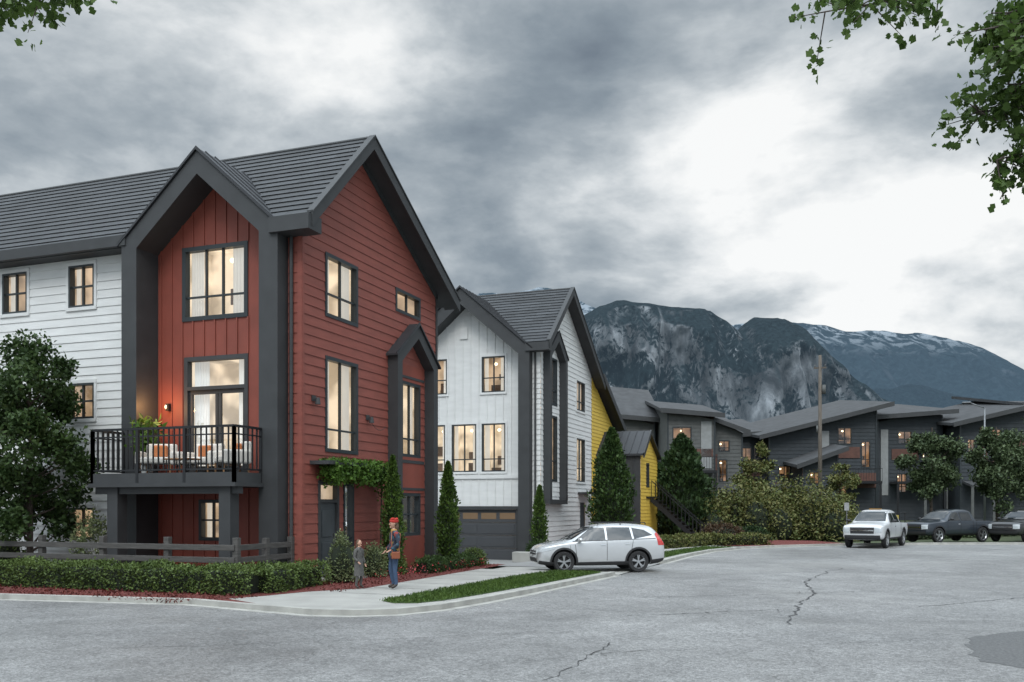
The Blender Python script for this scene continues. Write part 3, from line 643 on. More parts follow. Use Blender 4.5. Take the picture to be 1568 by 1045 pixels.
Bk=H.g('rear_walls',WHT); Bk.box(-30,XW-.03,49.1,49.28,ZB,9.3); Bk.box(-30.2,-30,40.8,49.2,ZB,9.4); Bk.box(-30,-20.95,40.8,41.0,ZB,9.5)
H.done()
H=Obj('yellow_townhouse')
ops=[window(H,ST_,51.3,52.6,4.0,5.6,(.5,),(.3,))]
lap_wall(H.g('yellow_lap_siding',YEL),ST_,lambda z:(49.32,min(55.4,49.3+(9.35-z)/.5)),ZB,9.3,ops,.2)
D=H.g('roof_fascia_and_soffit',DRK); slab(D,-30,-12.96,49.9,9.5,56.0,6.45,.12); R=H.g('shingle_roof',ROOF); roof_slope(R,-30,-12.95,56.02,6.47,49.9,9.53)
D.hexa([(-12.96,49.9,9.15),(-12.96,56,6.1),(-12.96,56,6.5),(-12.96,49.9,9.55)],[(-12.9,49.9,9.15),(-12.9,56,6.1),(-12.9,56,6.5),(-12.9,49.9,9.55)])
H.g('rear_walls',YEL).box(-30,XW-.03,55.2,55.38,ZB,6.4); H.done()
H=Obj('yellow_garden_house'); X=-11.0; PX=PS(X); Yn,Yf=50.5,55.2; rid=52.2; zrd,zev=6.45,5.1
lap_wall(H.g('yellow_lap_siding',YEL),PX,lambda z:(max(Yn,rid-(zrd-.1-z)/((zrd-zev)/(rid-Yn))),min(Yf,rid+(zrd-.1-z)/((zrd-zev)/(Yf-rid)))),-.1,zrd-.1,[window(H,PX,52.0,52.8,3.2,4.6,(),(.4,))],.2)
bb_wall(H.g('grey_board_wall',DRK),PF(Yn),-14,X,-.6,lambda u:zev+.05,(),(),.4)
m=H.g('metal_roof',METAL); slab(m,-14.2,X+.25,Yn-.2,zev-.05,rid,zrd+.02,.12); slab(m,-14.2,X+.25,Yf+.2,zev-.05,rid,zrd+.02,.12)
for x in np.arange(-14.1,X+.2,.42): slab(m,x,x+.03,Yn-.2,zev,rid,zrd+.07,.06)
H.g('roof_trim',DRK).hexa([(X+.2,Yn-.2,zev-.3),(X+.2,rid,zrd-.25),(X+.2,rid,zrd+.06),(X+.2,Yn-.2,zev)],[(X+.28,Yn-.2,zev-.3),(X+.28,rid,zrd-.25),(X+.28,rid,zrd+.06),(X+.28,Yn-.2,zev)])
H.done()
o=Obj('outdoor_staircase'); s_=o.g('steps',BLK)
for i in range(13): s_.box(-10.9+i*.22,-10.62+i*.22,53.0,54.2,2.6-i*.21,2.65-i*.21)
for y in (53.0,54.2):
    s_.beam((-10.9,y,2.5),(-8.0,y,-.1),.06,.25); s_.beam((-10.9,y,3.6),(-8.0,y,1.0),.05,.05)
    for i in range(14): s_.box(-10.9+i*.22,-10.87+i*.22,y-.01,y+.01,2.55-i*.205,3.6-i*.2)
s_.box(-11.0,-10.9,52,54.2,2.55,2.65); o.done()
# ------------------------------------------------------------------ fence + hedge
o=Obj('split_rail_fence'); w=o.g('rails_and_posts',WOODF,False,.008); x=-13.8
while x>-32: w.box(x-.075,x+.075,18.18,18.32,.05,1.34); x-=2.05
for z in (.5,.8,1.1): w.box(-45,-13.8,18.14,18.18,z-.07,z+.07)
for z in (.5,.8,1.1): w.box(-13.78,-13.74,18.25,20.55,z-.07,z+.07)
for y in (19.4,20.5): w.box(-13.86,-13.72,y-.07,y+.07,.05,1.3)
o.done()
hedge('boxwood_hedge',[(-32,17.25),(-12.75,17.35)],.75,.56,.1,1150,size=.06)
hedge('boxwood_hedge',[(-12.75,17.75),(-12.85,20.0)],.7,.52,.1,1150,size=.06,seed=9)
shrub('boxwood_bush',(-12.5,20.9,.1),.46,1.3,4600,L_BLU,.05,2,cone=.5); shrub('boxwood_bush',(-12.6,22.8,.1),.36,.95,3000,L_BLU,.05,3)
shrub('boxwood_bush',(-12.5,23.9,.1),.32,.6,2200,L_HEDGE,.055,4)
hedge('low_hedge',[(-11.9,24.6),(-11.9,28.2)],.5,.35,.1,1300,L_MID,.06,12)
shrub('boxwood_bush',(-11.9,28.4,.1),.45,.6,2000,L_HEDGE,.06,14)
FLW=leafmat('red_flower_petals',[(.3,.02,.03),(.5,.05,.06),(.5,.2,.2)])
RNG=np.random.default_rng(4); leaves('red_flowers',np.column_stack([RNG.uniform(-12,-11.3,220),RNG.uniform(21.5,28.6,220),RNG.uniform(.2,.42,220)]),.05,FLW,None)
cedar('columnar_cedar',(-12.6,23.95,.1),3.45,.30,5500,size=.08,seed=1); cedar('columnar_cedar',(-12.15,26.9,.1),3.4,.34,6000,size=.085,seed=2)
cedar('columnar_cedar',(-13.1,39.0,-.3),3.3,.34,4000,seed=3)
shrub('boxwood_bush',(-13.0,38.3,-.2),.5,.8,1800,L_MID,.08,6)
o=Obj('concrete_planter',(-13.4,37.6,-.35)); o.g('box',CONC,False,.02).box(-.4,.4,-.3,.3,0,.45); o.done()
shrub('boxwood_bush',(-12.0,43,.0),.6,.7,1800,L_MID,.08,7); shrub('boxwood_bush',(-11.6,45,.0),.6,.7,1800,L_HEDGE,.08,8)
hedge('low_hedge',[(-9,41.0),(-7.0,47.6),(-4.2,49.4)],.8,.5,.05,500,L_AUT,.11,13)
cedar('cedar_tree',(-11.05,44.1,-.1),6.0,1.0,9000,L_THD,.16,seed=4); cedar('cedar_tree',(*site(10.5,56.5)[:2],-.1),6.5,1.75,11000,L_DRK,.24,seed=5)
dtree('ornamental_tree',(-21.2,19.0,0),7,3.9,1.7,3.1,22000,.13,L_MID,3,.11,40)
shrub('garden_shrub',(-19.6,19.6,0),.55,1.95,2200,L_BLU,.08,15,core=False)
shrub('garden_shrub',(-22.8,19.4,0),.8,1.5,2500,L_HEDGE,.08,16)
# ------------------------------------------------------------------ far street houses (cross-street frame)
def modern(name,r0,r1,d0,dep,zb,zl,zr_,wall,wins,panels=(),over=.7,course=.3,panelmat=BRN,rise=1.4):
    H=Obj(name); P=PC(d0); ops=[]
    for (a,b,c,d) in wins: ops.append(window(H,P,a,b,c,d,(.5,),(.3,),room=ROOMF,depth=1.0,tw=.09,curt=False))
    f=lambda u:zl+(zr_-zl)*(u-r0)/(r1-r0)
    def span(z):
        if z<=min(zl,zr_) or abs(zl-zr_)<1e-3: return (r0,r1)
        u=r0+(z-zl)*(r1-r0)/(zr_-zl); return (u,r1) if zr_>zl else (r0,u)
    lap_wall(H.g('front_siding',wall),P,span,zb,max(zl,zr_),ops,course,.03)
    W=H.g('side_walls',wall)
    for r in (r0,r1): W.face([site(r,d0,zb),site(r,d0+dep,zb),site(r,d0+dep,f(r)+rise*.8),site(r,d0,f(r))])
    W.face([site(r0,d0+dep,zb),site(r1,d0+dep,zb),site(r1,d0+dep,f(r1)+rise*.8),site(r0,d0+dep,f(r0)+rise*.8)])
    Rf=H.g('shed_roof',FARROOF)
    a,b=r0-over,r1+over; za,zb2=f(a),f(b)
    Rf.hexa([site(a,d0-over,za+.08),site(b,d0-over,zb2+.08),site(b,d0+dep+over,zb2+rise),site(a,d0+dep+over,za+rise)],[site(a,d0-over,za+.3),site(b,d0-over,zb2+.3),site(b,d0+dep+over,zb2+rise+.25),site(a,d0+dep+over,za+rise+.25)])
    Fa=H.g('fascia',DRK); Fa.hexa([site(a,d0-over-.05,za-.02),site(b,d0-over-.05,zb2-.02),site(b,d0-over-.004,zb2-.02),site(a,d0-over-.004,za-.02)],[site(a,d0-over-.05,za+.34),site(b,d0-over-.05,zb2+.34),site(b,d0-over-.004,zb2+.34),site(a,d0-over-.004,za+.34)])
    for (a,b,c,d) in panels: H.g('cedar_panels',panelmat).pbox(P,a,b,c,d,.035,.07)
    Tm=H.g('corner_trim',DRK2)
    for r in (r0,r1-.12): Tm.pbox(P,r,r+.12,zb,f(r)-.05,.03,.06)
    return H
def bal(H,r0,r1,d,z):
    b=H.g('balcony',BLK); q=lambda r,dd,zz:site(r,dd,zz)
    b.hexa([q(r0,d-1.6,z),q(r1,d-1.6,z),q(r1,d-.1,z),q(r0,d-.1,z)],[q(r0,d-1.6,z+.2),q(r1,d-1.6,z+.2),q(r1,d-.1,z+.2),q(r0,d-.1,z+.2)])
    b.beam(q(r0,d-1.58,z+1.2),q(r1,d-1.58,z+1.2),.05,.05)
    n=int((r1-r0)/.2)
    for i in range(n+1): x=r0+(r1-r0)*i/n; b.beam(q(x,d-1.58,z+.2),q(x,d-1.58,z+1.2),.025,.025)
    for r in (r0+.1,r1-.1): b.beam(q(r,d-1.5,-.2),q(r,d-1.5,z),.18,.18)
def visor(H,r0,r1,d,z,zd=.35):
    """projecting porch / bay roof with shadow below"""
    v=H.g('porch_roof',FARROOF); v.hexa([site(r0,d-1.5,z),site(r1,d-1.5,z),site(r1,d-.1,z+zd),site(r0,d-.1,z+zd)],[site(r0,d-1.5,z+.18),site(r1,d-1.5,z+.18),site(r1,d-.1,z+zd+.18),site(r0,d-.1,z+zd+.18)])
    b=H.g('porch_posts',GRYS)
    for r in (r0+.15,r1-.15): b.beam(site(r,d-1.4,-.2),site(r,d-1.4,z),.2,.2)
LP=M('light_panel_cladding',(.24,.25,.25),.7,var=.1)
H=modern('grey_row_house',8.2,11.6,74,7,0,9.2,8.9,GRYS,[(9.2,10.4,6.4,7.6)],(),over=.6,rise=3.4); H.done()
H=modern('grey_row_house',11.9,15.6,70,7,0,9.2,8.9,GRYS,[(12.3,13.8,6.9,8.2),(12.3,13.4,3.0,4.6)],[(12.2,15.4,5.9,6.5)],over=.6,rise=1.6); bal(H,12.0,15.4,70,4.6); H.g('light_cladding',LP).pbox(PC(70),14.5,15.3,5.0,8.6,.035,.07); H.done()
H=modern('grey_row_house',15.7,18.2,72,8,0,8.8,7.9,GRYS,[(16.3,17.0,4.0,5.8),(16.3,17.2,6.4,7.3)],[(15.9,16.2,3.8,6.2)],over=.5,rise=2.0); visor(H,15.8,18.0,72,3.2); H.done()
H=modern('slate_row_house',18.4,21.0,76,9,0,7.8,8.0,GRYD,[(19.0,20.0,5.8,7.0),(19.0,20.0,2.6,4.2)],[(18.6,20.8,4.6,5.5)],over=.5,rise=2.0); bal(H,18.6,20.8,76,4.3); H.done()
H=modern('slate_row_house',20.8,29.6,74,10,0,7.7,9.9,GRYD,[(26.4,27.6,7.1,8.5),(28.3,29.1,5.2,7.4),(21.6,22.6,4.2,5.4),(26.2,27.2,2.6,4.6),(23.8,24.5,5.6,6.3)],[(25.8,28.2,6.0,6.9),(27.9,29.5,3.6,4.8),(21.2,23,3.2,4.0)],over=1.0,rise=1.6); H.g('light_cladding',LP).pbox(PC(74),25.1,25.7,4.2,8.2,.035,.07); bal(H,25.6,29.4,74,3.9); visor(H,21,25,74,3.4); H.done()
H=modern('slate_row_house',22.6,25.4,71,5,0,5.2,6.2,GRYD,[(23.1,24.0,3.8,4.8)],over=.6,rise=.8); H.done()
H=modern('slate_row_house',30.0,35.4,75,10,0,9.2,9.6,GRYD,[(31.7,32.9,7.2,8.3),(33.7,34.7,4.8,6.5),(31.6,32.5,3.2,4.8)],[(31.2,33.4,5.9,6.8)],over=.9,rise=1.8); H.g('light_cladding',LP).pbox(PC(75),30.3,30.9,3.0,8.4,.035,.07); bal(H,31.0,35.0,75,3.9); visor(H,33.2,35.2,75,7.4,.3); H.done()
H=modern('slate_row_house',35.8,41.4,73,10,0,8.6,9.9,GRYD,[(38.3,39.2,6.9,8.3),(38.3,39.2,4.2,5.8),(36.4,37.1,6.4,7.5)],[(37.4,38.0,4,8.4),(39.6,41,6.4,7.4)],over=.9,rise=1.4); bal(H,38.0,41.2,73,3.8); visor(H,36,38,73,3.6); H.done()
H=modern('slate_row_house',41.8,50,74,10,0,10.0,9.2,GRYD,[(43,44.4,7,8.4),(46,47.4,4.6,6.6)],over=.9,rise=2.0); H.done()
RNG=np.random.default_rng(21); P=[]; cores=MB(); bx=empty('shrub_thicket')
for i in range(32):
    r=11.2+9.6*i/31+random.uniform(-.3,.3); d=56.8+random.uniform(-1.2,2.4); hh=(1.9+1.5*math.sin(min(1,i/12)*1.57))*random.uniform(.8,1.15)*(1 if i<26 else .85); ww=random.uniform(1.0,1.6)
    dd=rand_dir(1000); dd[:,2]=np.abs(dd[:,2]); c=site(r,d,.0); q=dd*RNG.uniform(.7,1.15,1000)[:,None]*np.array([ww,ww,hh])+np.array(c); P.append(q)
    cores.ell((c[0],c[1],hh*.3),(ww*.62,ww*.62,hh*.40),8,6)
leaves('leaves',np.concatenate(P),.17,L_AUT,bx,up=.3); cores.obj('shadow_core',COREM,bx,True)
shrub('rust_bush',(*site(12.3,53.5)[:2],0),1.3,1.1,2500,leafmat('rust_leaf',[(.04,.03,.02),(.08,.05,.03),(.10,.075,.045)],trans=0),.13,31)
shrub('rust_bush',(*site(14.3,54.3)[:2],0),1.0,.9,2000,L_DRK,.13,32)
L_FAR=leafmat('maple_leaf_grey_green',[(.022,.038,.018),(.055,.082,.035),(.09,.12,.055)],trans=0)
dtree('maple_tree',(*site(27.6,60)[:2],0),7.5,5.1,2.0,2.9,12000,.2,L_FAR,41,.14,40)
dtree('maple_tree',(*site(31.9,60)[:2],0),8,4.9,1.8,3.2,12000,.2,L_FAR,42,.14,40)
dtree('maple_tree',(*site(35.2,61)[:2],0),8,4.8,2.0,3.3,11000,.2,L_FAR,43,.14,36)
dtree('young_tree',(*site(22.4,62)[:2],0),5,3.6,1.35,1.5,2600,.18,L_AUT,44,.08,18)
dtree('young_tree',(*site(17.6,66)[:2],0),7,4.4,1.5,2.6,4000,.2,L_AUT,45,.09,20)
hedge('low_hedge',[tuple(site(21.6,56.8)[:2]),tuple(site(34,62.0)[:2])],.9,.6,0,260,L_FAR,.16,51)
RNG=np.random.default_rng(77); bt=empty('distant_treeline'); P=[]; tk=MB()
for i in range(90):
    r=RNG.uniform(-10,95); d=RNG.uniform(105,135); hh=RNG.uniform(6,10.5); w=RNG.uniform(2,3.5); c=np.array(site(r,d,1)); tk.cyl((c[0],c[1],0),(c[0],c[1],hh*.6),.2,.1,5)
    dd=rand_dir(260); P.append(dd*RNG.uniform(.3,1,260)[:,None]*np.array([w,w,hh*.5])+c+np.array([0,0,hh*.5]))
leaves('leaves',np.concatenate(P),.8,L_DRK,bt); tk.obj('trunks',BARK,bt)
# ------------------------------------------------------------------ street furniture
POLE=M('weathered_pole_wood',(.10,.085,.07),.85,var=.3,stretch=(1,1,.1),scale=20)
o=Obj('utility_pole',(*site(20.6,61)[:2],0)); o.g('pole',POLE,True).cyl((0,0,-.3),(0,0,12.2),.15,.10,12); o.g('crossarm',POLE).box(-.4,.4,-.05,.05,11.3,11.4)
h=o.g('insulators_and_transformer',GRYS,True); [h.cyl((x,0,11.4),(x,0,11.58),.04,.03,8) for x in (-.32,.32)]; h.cyl((.24,0,9.6),(.24,0,10.2),.13,.13,12); h.cyl((-.17,0,7.0),(-.17,0,7.5),.07,.07,8); o.done()
GALV=M('galvanised_steel',(.2,.21,.22),.5,metal=.6,var=.1)
o=Obj('street_lamp',(*site(34.2,66)[:2],0)); g=o.g('pole',GALV,True); g.cyl((0,0,0),(0,0,9.2),.08,.05,10); g.cyl((0,0,9.2),(-1.0,-.3,9.6),.04,.03,8); o.g('lamp_head',GALV,False,.02).box(-1.5,-.95,-.42,-.2,9.57,9.66); o.done()
o=Obj('traffic_sign',(*site(19.3,52.6)[:2],0)); o.g('post',GALV).cyl((0,0,0),(0,0,2.3),.03,.03,8); sgn=o.g('plate',M('sign_back_aluminium',(.35,.36,.36),.4,metal=.4)); sgn.box(-.13,.13,-.045,-.032,1.85,2.3); o.done()
# ------------------------------------------------------------------ vehicles
TYRE=M('tyre_rubber',(.018,.018,.019),.8,var=.1); RIM=M('alloy_wheel',(.5,.51,.52),.3,metal=.9,var=.03); PLAS=M('black_plastic',(.022,.022,.024),.6,var=.05)
CGL=M('car_window_glass',(.015,.018,.02),.06,var=0,spec=.8); HLM=M('headlight_lens',(.45,.48,.5),.1,var=0,coat=1); TLM=M('tail_light_lens',(.45,.015,.012),.15,var=0,coat=1); CHR=M('chrome',(.7,.7,.7),.12,metal=1,var=0)
SEAM=M('panel_gap',(.01,.01,.01),.8,var=0)
def car(name,stn,wx,wr,paint,side,front,back,top,loc,yaw,extra=None,tr=0,scale=1):
    e=empty(name,loc,yaw); e.scale=(scale,)*3; v=[];f=[]
    def ring(x,zb,be,tp,w,wt):
        hp=[(0,zb),(w*.86,zb),(w*.975,zb+.10),(w,zb+(be-zb)*.5),(w*.985,be-.04),(w*.955,be+.02),(wt+.01,tp-.07),(wt*.86,tp-.005),(0,tp+.02)]
        return [(x,y,z) for y,z in hp]+[(x,-y,z) for y,z in hp[-2:0:-1]]
    for s in stn: v+=ring(*s)
    n=16
    for i in range(len(stn)-1):
        for j in range(n): f.append((i*n+j,i*n+(j+1)%n,(i+1)*n+(j+1)%n,(i+1)*n+j))
    f.append(tuple(range(n))[::-1]); k=(len(stn)-1)*n; f.append(tuple(k+j for j in range(n)))
    me=bpy.data.meshes.new('b'); me.from_pydata(v,[],f)
    bm=bmesh.new(); bm.from_mesh(me); bmesh.ops.recalc_face_normals(bm,faces=bm.faces); bm.to_mesh(me); bm.free()
    me.materials.append(paint); ob=bpy.data.objects.new('tmp',me); COL.objects.link(ob)
    sm=ob.modifiers.new('s','SUBSURF'); sm.levels=2; sm.render_levels=2
    dg=bpy.context.evaluated_depsgraph_get(); dg.update(); ev=ob.evaluated_get(dg); me2=bpy.data.meshes.new_from_object(ev)
    bm=bmesh.new(); bm.from_mesh(me2); bvh=BVHTree.FromBMesh(bm); bm.free()
    W=max(s[4] for s in stn); track=W-.12
    cut=MB()
    for x in wx:
        for sy in (1,-1): cut.cyl((x,sy*(W-.36),wr+.02),(x,sy*(W+.3),wr+.02),wr+.075,wr+.075,32)
    co=cut.obj('cut',PLAS); ob2=bpy.data.objects.new('tmp2',me2); COL.objects.link(ob2)
    bo=ob2.modifiers.new('b','BOOLEAN'); bo.operation='DIFFERENCE'; bo.object=co; bo.solver='EXACT'
    try: bo.material_mode='TRANSFER'
    except Exception: pass
    dg=bpy.context.evaluated_depsgraph_get(); dg.update(); me3=bpy.data.meshes.new_from_object(ob2.evaluated_get(dg))
    for x in (ob,ob2,co): bpy.data.objects.remove(x)
    body=bpy.data.objects.new('body',me3); COL.objects.link(body); body.parent=e
    for p in me3.polygons: p.use_smooth=True
    es=body.modifiers.new('e','EDGE_SPLIT'); es.split_angle=math.radians(40)
    parts={}
    def patch(mat,corners,dr,off=.006,nu=14,nv=6):
        mb=parts.setdefault(mat.name,(MB(),mat))[0]; dr=Vector(dr).normalized(); G=[]
        for jn in range(nv+1):
            row=[]
            for i in range(nu+1):
                a,b=i/nu,jn/nv; c=[Vector(q) for q in corners]
                p=(c[0]*(1-a)+c[1]*a)*(1-b)+(c[3]*(1-a)+c[2]*a)*b
                hit=bvh.ray_cast(p-dr*2.0,dr)
                if hit[0] is None: row.append(None)
                else:
                    nn=hit[1]; nn=-nn if nn.dot(dr)>0 else nn; row.append(hit[0]+nn*off)
            G.append(row)
        for jn in range(nv):
            for i in range(nu):
                q=[G[jn][i],G[jn][i+1],G[jn+1][i+1],G[jn+1][i]]
                if all(a is not None for a in q) and max((q[0]-q[2]).length,(q[1]-q[3]).length)<.6: mb.face(q)
    for mat,c,off in side:
        for sy in (1,-1): patch(mat,[(x,sy*1.0,z) for x,z in c],(0,-sy,0),off)
    for mat,c,off in front: patch(mat,[(3,y,z) for y,z in c],(-1,0,0),off)
    for mat,c,off in back: patch(mat,[(-3,y,z) for y,z in c],(1,0,0),off)
    for mat,c,off in top: patch(mat,[(x,y,2) for x,y in c],(0,0,-1),off)
    for nme,(mb,mat) in parts.items(): mb.obj(nme,mat,e,True)
    ty=MB(); rm=MB(); ar=MB()
    for x in wx:
        for sy in (1,-1):
            yo=sy*track; N_=36
            prof=[(wr*.66,.10),(wr*.93,.112),(wr,.085),(wr,-.085),(wr*.93,-.112),(wr*.66,-.10)]
            for i in range(N_):
                a0,a1=2*math.pi*i/N_,2*math.pi*(i+1)/N_
                for (r0,o0),(r1,o1) in zip(prof,prof[1:]):
                    ty.face([(x+r0*math.cos(a0),yo+o0,wr+r0*math.sin(a0)),(x+r0*math.cos(a1),yo+o0,wr+r0*math.sin(a1)),(x+r1*math.cos(a1),yo+o1,wr+r1*math.sin(a1)),(x+r1*math.cos(a0),yo+o1,wr+r1*math.sin(a0))])
                rm.face([(x+r*math.cos(a),yo+sy*o,wr+r*math.sin(a)) for r,o,a in ((wr*.68,.1,a0),(wr*.68,.1,a1),(wr*.60,.06,a1),(wr*.60,.06,a0))])
            ty.cyl((x,yo-sy*.05,wr),(x,yo+sy*.02,wr),wr*.66,wr*.66,24)
            for k in range(5):
                t=2*math.pi*k/5+.3
                for dt in (-.13,.13): rm.beam((x+wr*.1*math.cos(t),yo+sy*.075,wr+wr*.1*math.sin(t)),(x+wr*.64*math.cos(t+dt),yo+sy*.085,wr+wr*.64*math.sin(t+dt)),.03,.035)
            rm.cyl((x,yo+sy*.03,wr),(x,yo+sy*.1,wr),wr*.17,wr*.14,14)
            for i in range(22):
                a0=math.radians(-12+204*i/22); a1=math.radians(-12+204*(i+1)/22); ra,rb=wr+.06,wr+.125
                pts=[]
                for a,r in ((a0,ra),(a1,ra),(a1,rb),(a0,rb)):
                    X_,Z_=x+r*math.cos(a),wr+.02+r*math.sin(a); hit=bvh.ray_cast(Vector((X_,sy*2,Z_)),Vector((0,-sy,0))); pts.append(Vector((X_,hit[0].y+sy*.014,Z_)) if hit[0] else None)
                if all(p is not None for p in pts) and tr==0: ar.face(pts)
    ty.obj('tyres',TYRE,e,False); rm.obj('wheels',RIM,e)
    if ar.f: ar.obj('wheel_arch_trim',PLAS,e)
    if extra: extra(e)
    return e
SILV=M('silver_car_paint',(.52,.53,.54),.25,metal=.4,var=.02,coat=.9); WHP=M('white_car_paint',(.55,.56,.57),.3,var=.02,coat=.8); DBL=M('dark_blue_car_paint',(.025,.033,.045),.3,metal=.3,var=.02,coat=.8); DGY=M('graphite_car_paint',(.03,.031,.034),.3,metal=.3,var=.02,coat=.8)
suv=[(2.27,.42,.62,.70,.58,.46),(2.22,.30,.74,.82,.76,.62),(2.05,.24,.86,.94,.87,.72),(1.6,.22,.95,1.03,.905,.76),(1.2,.22,1.0,1.10,.91,.74),(1.02,.22,1.02,1.18,.91,.72),(.6,.22,1.04,1.44,.91,.65),(.22,.22,1.05,1.61,.91,.62),(-.35,.22,1.07,1.68,.91,.62),(-1.0,.22,1.10,1.67,.91,.61),(-1.6,.23,1.13,1.62,.905,.59),(-1.88,.25,1.13,1.56,.89,.57),(-2.08,.30,1.10,1.32,.87,.62),(-2.2,.34,1.0,1.10,.85,.70),(-2.26,.42,.80,.92,.78,.66)]
def suvparts(): return dict(
 side=[(CGL,[(.98,1.08),(-.10,1.09),(-.10,1.53),(.36,1.52)],.008),(CGL,[(-.17,1.09),(-1.05,1.12),(-1.0,1.53),(-.17,1.54)],.008),(CGL,[(-1.12,1.14),(-1.80,1.27),(-1.52,1.44),(-1.08,1.52)],.008),
  (PLAS,[(1.05,1.045),(-1.9,1.14),(-1.9,1.165),(1.05,1.07)],.006),
  (SEAM,[(.90,.42),(.915,.42),(.99,1.05),(.975,1.05)],.005),(SEAM,[(-.14,.40),(-.155,.40),(-.155,1.08),(-.14,1.08)],.005),(SEAM,[(-.98,.62),(-.995,.62),(-1.09,1.1),(-1.075,1.1)],.005),
  (PLAS,[(.95,.22),(-.95,.22),(-.95,.38),(.95,.36)],.012),(CHR,[(.08,.93),(-.10,.94),(-.10,.97),(.08,.96)],.03),(CHR,[(-.78,.96),(-.96,.97),(-.96,1.0),(-.78,.99)],.03),
  (HLM,[(2.16,.70),(1.72,.80),(1.66,.90),(2.1,.84)],.01),(TLM,[(-1.98,.92),(-2.2,.92),(-2.06,1.42),(-1.90,1.30)],.01),(PLAS,[(2.2,.3),(1.7,.24),(1.7,.36),(2.2,.42)],.01),(PLAS,[(-1.72,.26),(-2.2,.34),(-2.2,.48),(-1.72,.42)],.01),
  (SEAM,[(1.15,1.0),(1.16,1.0),(1.1,.45),(1.09,.45)],.004)],
 front=[(CGL,[(-.68,1.12),(.68,1.12),(.56,1.54),(-.56,1.54)],.008),(PLAS,[(-.42,.60),(.42,.60),(.46,.74),(-.46,.74)],.012),(CHR,[(-.4,.665),(.4,.665),(.4,.69),(-.4,.69)],.025),(PLAS,[(-.6,.36),(.6,.36),(.52,.5),(-.52,.5)],.012),(HLM,[(.46,.66),(.8,.70),(.8,.84),(.5,.78)],.012),(HLM,[(-.46,.66),(-.8,.70),(-.8,.84),(-.5,.78)],.012)],
 back=[(CGL,[(-.58,1.16),(.58,1.16),(.5,1.5),(-.5,1.5)],.008),(PLAS,[(-.7,.38),(.7,.38),(.7,.56),(-.7,.56)],.012)],top=[])
def mirrors(e,paint,x=.82,y=1.0,z=1.12,rails=True):
    m=MB()
    for sy in (1,-1): m.ell((x,sy*y,z),(.09,.12,.075),12,8); m.beam((x,sy*(y-.2),z-.05),(x,sy*y,z-.02),.05,.03)
    m.obj('door_mirrors',paint,e,True)
    if rails:
        r=MB()
        for sy in (1,-1): r.beam((.15,sy*.58,1.69),(-1.6,sy*.56,1.70),.03,.03); [r.beam((x_,sy*.575,1.62),(x_,sy*.575,1.69),.03,.03) for x_ in (.1,-.7,-1.6)]
        r.obj('roof_rails',PLAS,e)
pk=site(2.72,29.5); car('parked_suv',suv,(1.36,-1.27),.36,SILV,**suvparts(),loc=(pk[0],pk[1],.015),yaw=TH+math.radians(190),extra=lambda e:mirrors(e,SILV),scale=.92)
trk=[(2.86,.55,.92,1.02,.80,.70),(2.8,.42,1.06,1.15,.95,.84),(2.5,.40,1.14,1.22,1.0,.88),(1.6,.40,1.18,1.28,1.0,.88),(1.32,.40,1.20,1.34,1.0,.82),(.75,.40,1.22,1.78,1.0,.73),(.4,.40,1.22,1.9,1.0,.71),(-.4,.40,1.22,1.94,1.0,.71),(-.95,.40,1.22,1.90,1.0,.71),(-1.12,.40,1.22,1.72,1.0,.73),(-1.18,.40,1.22,1.30,1.0,.86),(-1.25,.40,1.22,1.28,1.0,.9),(-2.7,.42,1.22,1.27,1.0,.9),(-2.86,.5,1.2,1.24,.96,.86),(-2.88,.6,1.1,1.15,.9,.8)]
def trkparts(): return dict(
 side=[(CGL,[(1.1,1.27),(.15,1.27),(.15,1.74),(.62,1.74)],.01),(CGL,[(.05,1.27),(-.85,1.27),(-.8,1.74),(.05,1.74)],.01),(SEAM,[(1.15,.5),(1.17,.5),(1.2,1.24),(1.18,1.24)],.006),(SEAM,[(.1,.5),(.12,.5),(.12,1.26),(.1,1.26)],.006),(SEAM,[(-.95,.5),(-.93,.5),(-.93,1.26),(-.95,1.26)],.006),(SEAM,[(-1.2,.5),(-1.17,.5),(-1.17,1.2),(-1.2,1.2)],.006),(PLAS,[(1.2,.4),(-1.2,.4),(-1.2,.52),(1.2,.52)],.02),(TLM,[(-2.68,.85),(-2.84,.85),(-2.84,1.15),(-2.68,1.15)],.012),(CHR,[(.35,1.05),(.18,1.05),(.18,1.09),(.35,1.09)],.03)],
 front=[(CGL,[(-.76,1.34),(.76,1.34),(.66,1.82),(-.66,1.82)],.01),(PLAS,[(-.56,.74),(.56,.74),(.58,1.04),(-.58,1.04)],.015),(CHR,[(-.55,.86),(.55,.86),(.55,.92),(-.55,.92)],.03),(HLM,[(.6,.78),(.93,.80),(.93,1.04),(.6,1.04)],.015),(HLM,[(-.6,.78),(-.93,.80),(-.93,1.04),(-.6,1.04)],.015),(PLAS,[(-.85,.46),(.85,.46),(.85,.66),(-.85,.66)],.02)],
 back=[(PLAS,[(-.8,.5),(.8,.5),(.8,.7),(-.8,.7)],.02)],top=[(PLAS,[(-1.3,-.78),(-2.75,-.78),(-2.75,.78),(-1.3,.78)],.012)])
